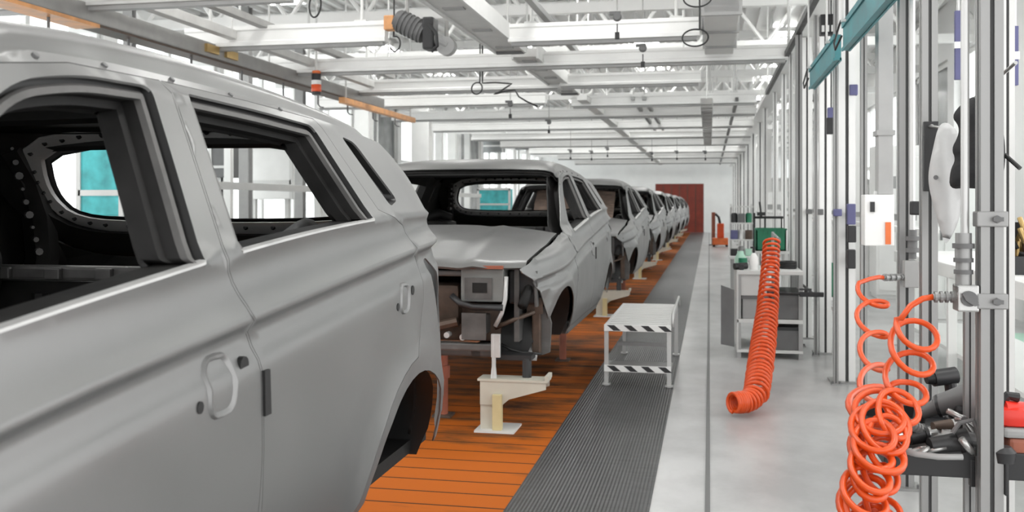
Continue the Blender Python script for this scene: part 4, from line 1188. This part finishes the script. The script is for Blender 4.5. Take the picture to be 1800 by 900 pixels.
cn = {'black': 'black', 'grey': 'mid grey', 'palegreen': 'pale green', 'blue': 'blue-grey', 'white': 'white', 'rust': 'brown', 'dgrey': 'dark grey', 'green': 'dark green'}
for k, (m, kind) in enumerate(cl):
    lv = k // 3; x = p.x + .03 + (q.x - p.x - .06) * (k % 3) / 2; z = zt + .24 * lv; y = Y + .42
    b = BM()
    if kind == 'box': bx(b, x - .05, x + .05, y - .07, y + .07, z, z + .10 + .03 * (k % 2), .006)
    else: lathe(b, [(0, z), (.045, z), (.045, z + .12), (.03, z + .14), (0, z + .14)], (x, y, 0), 12)
    one('supply_' + kind, b, m, '%s %s on the %s of the distant clutter table' % (cn[m], kind, ('top', 'lower rack shelf', 'middle rack shelf')[lv]), kind, 'supplies on the distant table', smooth=40)
# orange machine far away
x, y = at(1266, 430, 32).x, 32.0
t = thing('pallet_jack', 'small orange lifting machine far off beside the door', 'lifting machine', (x, y, 0))
b = BM(); bx(b, x - .25, x + .25, y - .3, y + .3, .06, .28, .03); obj('chassis', b, 'oranged', t)
b = BM(); bx(b, x - .1, x + .12, y - .1, y + .1, .28, .75, .03); obj('mast', b, 'orange', t)
b = BM(); tube(b, [(x, y, .7), (x - .05, y - .1, .95), (x - .15, y - .2, 1.05)], .04, 8); obj('handle', b, 'black', t, smooth=True)
for sx in (-.2, .2):
    b = BM(); lathe(b, [(0, -.04), (.07, -.04), (.07, .04), (0, .04)], (x + sx, y - .2, .07), 12, 'x'); obj('wheel', b, 'rubber', t)
x = at(1254, 430, 33).x
t = thing('extinguisher_post', 'dark red upright post next to the small orange machine', 'post', (x, 33, 0))
b = BM(); bx(b, x - .06, x + .06, 32.94, 33.06, 0, 1.1, .01); obj('post', b, 'redline', t); b = BM(); bx(b, x - .15, x + .15, 32.9, 33.1, 0, .03); obj('base', b, 'dgrey', t)


# ------------------------------------------------------------------ orange spiral hoses
def coil(ctrl, turns, r_tube, tilt=.35, per=22, jit=0.0, seed=1, ph0=0.0, lead=None, tail=None, follow=False):
    """helix round a centre line; ctrl = list of (t, centre, radius); turns spread by t"""
    rr = random.Random(seed); n = int(turns * per); pts = list(lead or [])
    cs_ = [(t, Vector(c)) for t, c, r in ctrl]; rs_ = [(t, r) for t, c, r in ctrl]
    jx = [(rr.uniform(-1, 1), rr.uniform(-1, 1), rr.uniform(-1, 1)) for _ in range(int(turns) + 3)]
    for i in range(n + 1):
        t = i / n; c = Vector([lerp([(a, v[k]) for a, v in cs_], t) for k in range(3)]); r = lerp(rs_, t)
        ti = t * turns; j0 = int(ti); f = ti - j0
        j = [jx[j0][k] * (1 - f) + jx[j0 + 1][k] * f for k in range(3)]
        jj = jit * min(1, t * 2)
        ang = ph0 + 2 * PI * ti
        if follow:
            T = (Vector([lerp([(a, v[k]) for a, v in cs_], min(1, t + .02)) for k in range(3)]) - Vector([lerp([(a, v[k]) for a, v in cs_], max(0, t - .02)) for k in range(3)])).normalized()
            U = T.cross(Vector((0, 1, 0))).normalized(); V = T.cross(U)
            pts.append(c + (U * math.cos(ang) + V * math.sin(ang)) * r * (1 + jj * j[0])); continue
        pts.append(c + Vector((r * (1 + jj * j[0]) * math.cos(ang) + jj * r * j[1], r * math.sin(ang), tilt * r * math.sin(ang) + jj * r * .7 * j[2] * math.cos(ang))))
    return pts + list(tail or [])


def hose(label, pts, r, grp, coupl=None):
    t = thing('spiral_hose', label, 'air hose', pts[0], grp)
    b = BM(); tube(b, pts, r, 8); obj('hose', b, 'orange', t, smooth=True)
    if coupl:
        a, e = map(Vector, coupl); d = (e - a)
        b = BM(); rod(b, a, e, .011, n=12)
        for k in range(4): rod(b, a + d * (.1 + .24 * k), a + d * (.22 + .24 * k), .017, n=12)
        obj('coupling', b, 'aludark', t)
    return t


# hose A: long open turns from the grey post, dropping in front of the tray
Ya = 4.6; G = 'orange spiral air hoses'
def cA(px, py, Y, rp): c = at(px, py, Y); return c, rp * Y / ray(px, py).y / F_PX
la = [(0, 1534, 505, 4.55, 25), (.12, 1533, 560, 4.3, 26), (.24, 1532, 625, 3.9, 25), (.35, 1532, 685, 3.4, 27), (.45, 1540, 715, 2.98, 40), (.7, 1527, 800, 2.75, 38), (1, 1522, 945, 2.65, 42)]
ctrl = [(t, *cA(px, py, Y, rp)) for t, px, py, Y, rp in la]
a0, a1 = at(1590, 487, 4.78), at(1552, 488, 4.70)
hose('orange spiral hose with wide open turns coupled to the grey post', coil(ctrl, 9.2, .0088, tilt=.5, jit=.3, seed=3, ph0=2.6, lead=[a1, at(1545, 487, 4.68), at(1530, 490, 4.62)]), .0105, G, (a0, a1))
lb = [(0, 1612, 572, 3.0, 34), (.1, 1608, 600, 2.99, 36), (.2, 1600, 655, 2.97, 34), (.3, 1592, 700, 2.93, 30), (.42, 1572, 722, 2.86, 36), (.6, 1556, 760, 2.8, 40), (.8, 1550, 830, 2.75, 36), (1, 1545, 945, 2.7, 40)]
ctrl = [(t, *cA(px, py, Y, rp)) for t, px, py, Y, rp in lb]
b0, b1 = at(1680, 522, 3.03), at(1640, 522, 3.03)
hose('orange spiral hose with large loops coupled to the silver valve block', coil(ctrl, 9.2, .0088, tilt=.8, jit=.3, seed=8, ph0=2.8, lead=[b1, at(1622, 525, 3.02), at(1600, 538, 3.02), at(1584, 560, 3.0)]), .0090, G, (b0, b1))
lc = [(0, 1545, 712, 2.9, 38), (.3, 1535, 765, 2.78, 42), (.6, 1532, 840, 2.7, 36), (1, 1528, 945, 2.65, 40)]
ctrl = [(t, *cA(px, py, Y, rp)) for t, px, py, Y, rp in lc]
hose('tangled lower spiral hose hanging in front of the tray end', coil(ctrl, 6.5, .008, tilt=.6, jit=.4, seed=5, ph0=.4, lead=[at(1600, 745, 3.05), at(1585, 725, 3.0)]), .0092, G, (at(1622, 757, 3.1), at(1600, 745, 3.05)))
# central hose running from the crate stand down to the floor
ld = [(0, 1356, 425, 8.5, 13), (.12, 1354, 470, 8.35, 14), (.3, 1349, 545, 7.9, 17), (.5, 1341, 610, 7.4, 20), (.66, 1334, 660, 6.9, 21), (.76, 1330, 688, 6.5, 20), (.81, 1322, 700, 6.42, 18), (.86, 1312, 706, 6.36, 17), (1, 1288, 708, 6.3, 16)]
ctrl = [(t, *cA(px, py, Y, rp)) for t, px, py, Y, rp in ld]
pts = coil(ctrl, 46, .01, per=16, jit=.05, seed=2, follow=True)
pts = [Vector((p.x, p.y, max(.014, p.z))) for p in pts]
hose('tightly wound orange spiral hose whose end lies on the white floor', pts, .012, G, (pts[0] + Vector((0, .06, .03)), pts[0]))
c = pts[0]
t = thing('hose_hanger', 'thin steel hanger that holds the top of the tightly wound hose', 'hanger', (c.x, 9.1, 0))
b = BM(); rod(b, (c.x + .02, 9.65, 0), (c.x + .02, 9.65, c.z + .06), .014, n=8); rod(b, (c.x + .02, 9.65, c.z + .05), (c.x, c.y + .05, c.z + .03), .01, n=8); obj('arm', b, 'grey', t)
b = BM(); bx(b, c.x - .1, c.x + .14, 9.56, 9.75, 0, .02); obj('foot', b, 'grey', t)


# air line with filter and valve block on the nearest post
def air_line():
    Y = 3.0; v0, v1 = at(1679, 546, Y), at(1716, 500, Y)
    t = thing('air_line', 'vertical air line with stacked filter and silver valve block beside the nearest post', 'air line', (v0.x, Y, v0.z))
    b = BM(); bx(b, v0.x, v1.x, Y - .035, Y + .035, v0.z, v1.z, .005); vb = obj('valve_block', b, 'steel', t)
    cx, cz = (v0.x + v1.x) / 2, (v0.z + v1.z) / 2
    b = BM(); rod(b, (cx, Y - .035, cz), (cx, Y - .045, cz), .022, n=20); prism(b, [(cx - .022, cz + .016), (cx - .006, cz + .010), (cx + .024, cz - .016), (cx + .012, cz - .02), (cx - .012, cz - .004)], 'y', Y - .055, Y - .045); obj('valve_lever', b, 'dgrey', vb)
    z = v1.z
    for h, r in ((.03, .022), (.012, .026), (.022, .021), (.012, .027), (.028, .023), (.014, .03), (.03, .022)):
        b = BM(); rod(b, (cx - .006, Y, z), (cx - .006, Y, z + h), r, n=20); obj('filter_ring', b, 'aludark' if r < .025 else 'dgrey', t, smooth=40); z += h
    b = BM(); rod(b, (cx - .002, Y, z), (cx - .002, Y, 3.2), .0115, n=14); obj('riser_pipe', b, 'alu', t, smooth=40)
    b = BM(); bx(b, v1.x, c1.x - w1 / 2 - .001, Y - .02, Y + .02, cz - .012, cz + .012); bx(b, cx, c1.x - w1 / 2 - .001, Y - .01, Y + .01, 2.6, 2.63); obj('mounting_tab', b, 'aludark', t)
    # second valve on the hose post
    Y = 4.78; p = at(1604, 432, Y)
    t = thing('air_filter', 'dark air filter stack on the post above the first hose coupling', 'air filter', p)
    z = at(1604, 455, Y).z
    for h, r in ((.03, .018), (.02, .03), (.035, .022), (.02, .032), (.03, .02)):
        b = BM(); rod(b, (p.x, Y, z), (p.x, Y, z + h), r, n=16); obj('filter_ring', b, 'dgrey', t, smooth=40); z += h
    b = BM(); bx(b, at(1588, 0, Y).x, at(1613, 0, Y).x, Y - .03, Y + .03, at(1600, 505, Y).z, at(1600, 458, Y).z, .004); obj('valve_block', b, 'grey', t)
    b = BM(); rod(b, (p.x, Y, z), (p.x, Y, 3.2), .012, n=10); obj('riser_pipe', b, 'alu', t)


air_line()


# ------------------------------------------------------------------ hanging board, cloth, jacket
def pillow(name, outline_px, Y, depth, m, parent, wav=0.0, seed=0):
    o = [at(px, py, Y) for px, py in outline_px]; o2 = ccw(chaikin([(p.x, p.z) for p in o], 2)); rr = random.Random(seed)
    o3 = resample([tuple(p) for p in o2], .02)
    xs = [p.x for p in o3]; zs = [p.y for p in o3]
    pts = []
    x = min(xs)
    while x < max(xs):
        z = min(zs)
        while z < max(zs):
            if inside((x, z), inset(o3, .008)): pts.append((x + rr.uniform(-.003, .003), z))
            z += .02
        x += .02
    def dist(x, z):
        return min(((Vector((x, z)) - a) .length) for a in o3)
    for s in (1, -1):
        pass
    b = BM()
    f = lambda s: (lambda x, z: Vector((x, Y + s * depth * min(1, dist(x, z) / .06) ** .6 + wav * math.sin(x * 55 + z * 9) * min(1, dist(x, z) / .03), z)))
    panel(b, o3, [], f(-1), pts); panel(b, o3, [], f(1), pts, flip=True)
    bmesh.ops.remove_doubles(b, verts=b.verts, dist=.0008)
    return obj(name, b, m, parent, smooth=True)


Y = 4.2; p, q = at(1624, 336, Y), at(1650, 213, Y)
t = thing('black_board', 'narrow black board clipped to the grey slotted post', 'board', (p.x, Y, p.z))
b = BM(); bx(b, p.x, q.x, Y, Y + .02, p.z, q.z, .003); obj('board', b, 'black', t)
b = BM(); rod(b, (p.x + .03, Y - .006, q.z - .02), (p.x + .03, Y, q.z - .02), .008, n=10); obj('stud', b, 'steel', t)
b = BM(); bx(b, p.x + .01, p.x + .03, Y + .02, Y + .06, q.z - .1, q.z - .05); obj('clip', b, 'dgrey', t)
t = thing('hanging_cloth', 'crumpled white cloth hanging beside the black jacket', 'cloth', at(1665, 425, 4.0))
pillow('cloth', [(1650, 218), (1668, 214), (1690, 240), (1698, 300), (1697, 345), (1688, 378), (1680, 402), (1668, 424), (1661, 430), (1650, 395), (1640, 360), (1632, 325), (1632, 300), (1640, 260)], 4.0, .02, 'cloth', t, wav=.012)
b = BM(); rod(b, at(1655, 224, 4.0), at(1655, 224, 4.0) + Vector((0, .3, .03)), .006, n=8); obj('hook', b, 'steel', t)
b = BM(); c = at(1645, 312, 3.97); lathe(b, [(0, -.002), (.009, -.002), (.009, .002), (0, .002)], c, 10, 'y'); obj('eyelet', b, 'dgrey', t)
t = thing('hanging_jacket', 'black jacket hung behind the nearest slotted post', 'jacket', at(1715, 332, 3.8))
pillow('jacket', [(1672, 205), (1690, 182), (1712, 168), (1735, 172), (1752, 190), (1763, 225), (1768, 262), (1766, 300), (1755, 331), (1735, 334), (1700, 330), (1668, 333), (1670, 300), (1680, 280), (1672, 262), (1684, 240), (1686, 222)], 3.8, .06, 'blackcloth', t, wav=.008, seed=4)
b = BM(); rod(b, at(1766, 272, 3.8), at(1793, 296, 3.75), .008, n=8); obj('strap', b, 'rubber', t)
b = BM(); c = at(1714, 172, 3.8); rod(b, c, c + Vector((-.02, -.55, .05)), .006, n=8); obj('hook', b, 'steel', t)


# ------------------------------------------------------------------ the tool tray
ZT = .625
def tray():
    x0, x1, y0, y1 = at(1560, 800, 3.05).x, 1.12, 3.05, 3.55
    t = thing('tool_tray', 'black tool tray fixed behind the nearest slotted post', 'tray', ((x0 + x1) / 2, (y0 + y1) / 2, ZT - .07))
    b = BM(); prism(b, [(x0, y0 + .04), (x0 + .03, y0), (x1, y0), (x1, y1), (x0, y1)], 'z', ZT - .03, ZT - .01); obj('tray_floor', b, 'black', t)
    b = BM(); bx(b, x0 + .02, x1, y0 - .012, y0 + .004, ZT - .075, ZT + .004, .003); obj('front_lip', b, 'black', t)
    b = BM(); bx(b, x0 - .006, x0 + .008, y0 + .02, y1, ZT - .06, ZT + .004, .003); obj('side_lip', b, 'black', t)
    b = BM(); bx(b, x0, x1, y1, y1 + .012, ZT - .06, ZT + .03); obj('rear_lip', b, 'black', t)
    b = BM(); bx(b, c1.x - w1 * .7, c1.x + w1 * .7, 3.036, 3.06, ZT - .10, ZT - .02, .004); bx(b, c1.x + w1 * .52, c1.x + w1 * .68, 2.96, 3.06, ZT - .10, ZT + .02, .004); obj('bracket', b, 'black', t)
    b = BM(); bx(b, at(1700, 0, 3.2).x - .03, at(1700, 0, 3.2).x + .06, 3.1, 3.3, ZT - .06, ZT - .03); obj('support_arm', b, 'aludark', t)


tray()
ZT = ZT - .01


def pt(px, Y, dz=0.0): p = at(px, 700, Y); return Vector((p.x, Y, ZT + dz))


def tools():
    g = 'hand tools lying on the black tray'
    # dark angle drill at the back
    a, e = pt(1618, 3.36, .10), pt(1706, 3.30, .14)
    t = thing('angle_driver', 'long dark grey angle driver lying at the back of the tray', 'power tool', pt(1650, 3.33), g)
    d = (e - a)
    b = BM(); rod(b, a + Vector((0, 0, -.05)), a + d * .35 + Vector((0, 0, -.03)), .018, .026, n=14); rod(b, a + d * .35 + Vector((0, 0, -.03)), e + Vector((0, 0, -.01)), .034, .040, n=16); obj('grip', b, 'dgrey', t, smooth=40)
    b = BM(); rod(b, a + Vector((-.01, 0, -.10)), a + Vector((0, 0, -.03)), .02, n=14); rod(b, a + d * .36 + Vector((0, 0, -.03)), a + d * .42 + Vector((0, 0, -.03)), .037, n=16); obj('head', b, 'black', t, smooth=40)
    b = BM(); bx(b, e.x - .05, e.x + .04, e.y - .04, e.y + .04, ZT, ZT + .10, .012); obj('battery', b, 'black', t)
    # second dark tool on top at the back left
    a, e = pt(1640, 3.42, .16), pt(1680, 3.44, .17)
    t = thing('impact_driver', 'black impact driver standing at the very back of the tray', 'power tool', pt(1650, 3.42), g)
    b = BM(); rod(b, a, e, .028, n=14); rod(b, a - (e - a) * .3, a, .016, .022, n=14); obj('motor_housing', b, 'black', t, smooth=40)
    b = BM(); rod(b, e - Vector((.02, 0, 0)), e + Vector((.0, 0, -.16)), .02, n=12); bx(b, e.x - .03, e.x + .04, e.y - .03, e.y + .03, ZT, ZT + .03, .006); obj('handle', b, 'black', t)
    # air ratchet
    a, e = pt(1572, 3.08, .03), pt(1622, 3.10, .045)
    t = thing('air_ratchet', 'silver and black air ratchet at the left end of the tray', 'air tool', pt(1595, 3.1), g)
    d = e - a
    b = BM(); rod(b, a, a + d * .5, .017, n=14); obj('inlet', b, 'steel', t, smooth=40)
    b = BM(); rod(b, a + d * .5, e, .026, n=16); rod(b, e, e + d * .12, .03, n=16); obj('barrel', b, 'black', t, smooth=40)
    b = BM(); rod(b, a - d * .15, a, .012, n=10); obj('green_ring', b, 'green', t)
    b = BM(); rod(b, e + d * .12, e + d * .5, .008, n=8); lathe(b, [(0, -.01), (.02, -.01), (.02, .01), (0, .01)], e + d * .12, 14, 'x'); obj('spindle', b, 'steel', t)
    # wrench loop
    t = thing('ring_wrench', 'silver ring wrench below the air ratchet on the tray', 'wrench', pt(1600, 3.0), g)
    c = pt(1616, 3.0, .018)
    b = BM(); tube(b, [c + Vector((.024 * math.cos(x), .02 * math.sin(x), .01 * math.cos(x))) for x in [2 * PI * k / 20 for k in range(20)]], .006, 8, True); obj('ring', b, 'steel', t, smooth=True)
    b = BM(); tube(b, [c + Vector((-.02, 0, 0)), c + Vector((-.07, 0, -.004)), c + Vector((-.10, .01, -.004))], .007, 8); rod(b, c + Vector((.024, 0, 0)), c + Vector((.075, .01, .01)), .006); obj('shank', b, 'steel', t, smooth=True)
    # screwdriver
    a, e = pt(1640, 3.14, .06), pt(1672, 3.16, .065)
    t = thing('screwdriver', 'screwdriver with brown handle in the middle of the tray', 'screwdriver', pt(1655, 3.15), g)
    b = BM(); rod(b, a, e, .014, .017, n=12); obj('handle', b, 'rust', t, smooth=40)
    b = BM(); rod(b, e, e + (e - a) * .25, .016, n=12); rod(b, e + (e - a) * .25, e + (e - a) * .9, .005, n=8); obj('blade', b, 'steel', t)
    # pliers
    t = thing('pliers', 'silver pliers leaning towards the nearest post', 'pliers', pt(1690, 3.06), g)
    c = pt(1694, 3.08, .10)
    for s in (1, -1):
        b = BM(); tube(b, [c + Vector((-.01 * s - .035, 0, .012 * s + .01)), c, c + Vector((.03, -.01, -.035 + .014 * s)), c + Vector((.055, -.02, -.085 + .022 * s))], lambda t: .009 - .002 * t, 8); obj('jaw_handle', b, 'steel', t, smooth=True)
    b = BM(); rod(b, c + Vector((0, -.014, 0)), c + Vector((0, .014, 0)), .01, n=10); obj('pivot', b, 'dgrey', t)
    # grey glove
    t = thing('work_glove', 'crumpled grey work glove under the pliers', 'glove', pt(1650, 3.12), g)
    pillow_flat(t, 'glove', 'grey', pt(1655, 3.14, .03), .10, .07, .03, 5)
    # black pneumatic tool with grey hose
    a, e = pt(1634, 3.02, .03), pt(1684, 3.04, .04)
    t = thing('air_grinder', 'black air grinder at the front of the tray', 'air tool', pt(1660, 3.03), g)
    b = BM(); rod(b, a, e, .022, .028, n=14); rod(b, e, e + Vector((.03, 0, .01)), .034, n=16); obj('body', b, 'black', t, smooth=40)
    b = BM(); rod(b, e + Vector((.03, 0, .01)), e + Vector((.055, -.01, .01)), .02, n=12); tube(b, [e + Vector((-.02, -.02, .03)), e + Vector((.0, -.02, .06)), e + Vector((.035, -.02, .07)), e + Vector((.05, -.02, .04))], .007, 8); obj('lever', b, 'dgrey', t)
    b = BM(); tube(b, [pt(1584, 2.985, .022), pt(1610, 2.975, .014), pt(1650, 2.97, .010), pt(1692, 2.975, .012)], .009, 8); one('tube_end', b, 'grey', 'short grey tube along the front lip of the tray', 'tube', g, smooth=True)
    b = BM(); tube(b, [pt(1690, 2.99, .06), pt(1704, 3.0, .03), pt(1712, 3.02, .012)], .011, 8); one('hex_key', b, 'steel', 'steel hex key at the foot of the pliers', 'hex key', g, smooth=True)
    for k in range(6):
        x = 1600 + 14 * k; c = pt(x, 3.22 + .03 * (k % 3), 0)
        b = BM(); lathe(b, [(0, 0), (.014, 0), (.014, .03), (.008, .03), (.008, .02), (0, .02)], c, 12); one('socket', b, ['steel', 'dgrey'][k % 2], '%s socket from the left in the middle row of the tray' % ORD[k], 'socket', 'small sockets on the tray', smooth=40)
    # red tool on the right
    a = pt(1752, 3.1, .085); e = pt(1822, 3.12, .095)
    t = thing('red_driver', 'red power driver on the right end of the tray', 'power tool', pt(1780, 3.1), g)
    b = BM(); rod(b, a + Vector((.01, 0, .03)), e, .045, .05, n=18); bx(b, a.x, e.x, 3.05, 3.15, ZT + .085, ZT + .14, .02); obj('red_housing', b, 'red', t, smooth=40)
    b = BM(); bx(b, a.x + .005, e.x, 3.045, 3.155, ZT + .055, ZT + .085, .01); obj('grey_band', b, 'grey', t)
    b = BM(); bx(b, a.x + .02, e.x, 3.05, 3.15, ZT + .0, ZT + .055, .012); obj('red_base', b, 'redline', t)
    b = BM(); tube(b, [a + Vector((-.0, 0, .05)), a + Vector((.03, 0, .085)), a + Vector((.06, 0, .08))], .014, 8); rod(b, a + Vector((-.02, 0, .0)), a + Vector((.02, 0, .0)), .03, n=14); obj('chuck', b, 'black', t)
    b = BM(); a = pt(1764, 2.99, .02); lathe(b, [(0, 0), (.03, 0), (.034, .03), (.02, .045), (0, .045)], a - Vector((0, 0, .02)), 14); one('rubber_cup', b, 'black', 'black rubber cup in front of the red driver', 'cup', g, smooth=40)


def pillow_flat(parent, name, m, c, rx, ry, h, seed):
    rr = random.Random(seed); b = BM(); n, k = 18, 6; rings = []
    for i in range(k):
        t = i / (k - 1); r = math.cos(t * PI / 2); rings.append([b.verts.new((c.x + rx * max(.02, r) * math.cos(a) * (1 + .16 * math.sin(3 * a + seed)), c.y + ry * max(.02, r) * math.sin(a), c.z - .03 + h * 1.6 * math.sin(t * PI / 2) + .008 * math.sin(5 * a + 2 * i) * (0 < i))) for a in [2 * PI * j / n for j in range(n)]])
    for A, B in zip(rings, rings[1:]):
        for j in range(n): b.faces.new((A[j], A[(j + 1) % n], B[(j + 1) % n], B[j]))
    b.faces.new(rings[0]); b.faces.new(rings[-1])
    return obj(name, b, m, parent, smooth=True)


tools()

# ------------------------------------------------------------------ left background
cols = [(640, 19.5, 26, 'white'), (742, 24, 30, 'white'), (772, 27, 12, 'white'), (795, 29, 14, 'white'), (822, 31, 10, 'offwhite'), (432, 14.0, 18, 'grey'), (528, 15.5, 15, 'grey'), (402, 13.5, 12, 'white'), (228, 11.0, 16, 'grey'), (560, 17.5, 12, 'white')]
for k, (px, Y, wp, m) in enumerate(sorted(cols)):
    c = at(px, 360, Y); wd = wp * Y / ray(px, 360).y / F_PX
    t = thing('hall_column', '%s steel column of the left hall, counted from the left' % ORD[k], 'column', (c.x, Y, 0), 'columns of the left hall')
    b = BM(); bx(b, c.x - wd / 2, c.x + wd / 2, Y - wd / 2, Y - wd * .35, 0, 4.44); bx(b, c.x - wd / 2, c.x + wd / 2, Y + wd * .35, Y + wd / 2, 0, 4.44); bx(b, c.x - wd * .12, c.x + wd * .12, Y - wd * .4, Y + wd * .4, 0, 4.44); bx(b, c.x - wd / 2, c.x + wd / 2, Y - wd * .5, Y + wd * .5, 1.0, 1.03); obj('shaft', b, m, t)
    b = BM(); bx(b, c.x - wd * .8, c.x + wd * .8, Y - wd * .8, Y + wd * .8, 0, .02); obj('foot_plate', b, 'grey', t)
long_bar('guard_rail', 'white guard rail across the left hall seen through the rear door window', 'rail', -6.2, 1.55, 9.5, 26, .06, .10, 'offwhite', hang=False)
for k in range(4):
    y = 9.6 + 5.4 * k; b = BM(); bx(b, -6.23, -6.17, y - .03, y + .03, 0, 1.55); one('rail_post', b, 'offwhite', '%s post of the white guard rail, counted from the camera' % ORD[k], 'post', 'posts of the white guard rail')
for k, (px, Y, wp, y0, y1, m, lab) in enumerate(((176, 10.6, 84, 252, 380, 'tealglow', 'teal machine with pale frame seen through the nearest tailgate window'), (868, 28.0, 56, 332, 372, 'tealglow', 'teal machine seen through the second body'), (385, 14.8, 34, 254, 312, 'dgrey', 'dark grey machine head seen behind the middle door pillar'), (470, 16.5, 90, 258, 350, 'white', 'white machine seen through the rear door window'), (862, 36.0, 44, 232, 268, 'smoke', 'dark screen panel high in the left hall'), (918, 38.0, 28, 248, 263, 'smoke', 'small dark screen panel right of the larger one'))):
    c = at(px, 360, Y); kk = Y / ray(px, 360).y / F_PX; x0, x1 = c.x - wp * kk / 2, c.x + wp * kk / 2; z0, z1 = CAM_H + (360 - y1) * kk, CAM_H + (360 - y0) * kk
    t = thing('hall_machine', lab, 'machine', (c.x, Y, 0), 'machines of the left hall')
    b = BM(); bx(b, x0, x1, Y, Y + .5, z0, z1, .02); obj('housing', b, m, t)
    b = BM(); bx(b, x0 - .03, x1 + .03, Y - .02, Y + .02, z1 - .04, z1 + .03); bx(b, x0 - .03, x0 + .03, Y - .02, Y + .02, z0, z1); bx(b, x1 - .03, x1 + .03, Y - .02, Y + .02, z0, z1); bx(b, x0, x1, Y - .02, Y + .02, z0 + (z1 - z0) * .28, z0 + (z1 - z0) * .36); obj('frame', b, 'offwhite', t)
    b = BM(); bx(b, x0 + .1, x0 + .18, Y + .1, Y + .2, 0, z0); bx(b, x1 - .18, x1 - .1, Y + .1, Y + .2, 0, z0); obj('leg', b, 'offwhite', t)


# brown sheet propped inside the third body
def brown_sheet():
    y0 = CAR_Y0 + 2 * PITCH; n, k = 20, 14
    b = BM(); L = []
    for i in range(n + 1):
        t = i / n
        L.append([b.verts.new((CAR_X - .56 + 1.12 * j / k, y0 + .93 + .50 * t + .02 * math.sin(9 * j / k + 7 * t) + .012 * math.sin(17 * t), 1.042 + .50 * t + .012 * math.sin(11 * j / k))) for j in range(k + 1)])
    for A, B in zip(L, L[1:]):
        for j in range(k): b.faces.new((A[j], A[j + 1], B[j + 1], B[j]))
    o = obj('packing_sheet', b, mat('brown_packing', (.20, .145, .115), .7, noise=.35, nscale=9, stretch=(1, 3, 4)), None, smooth=True, solid=.012)
    tag(o, 'crumpled brown sheet propped behind the windscreen opening of the third body', 'sheet')


brown_sheet()
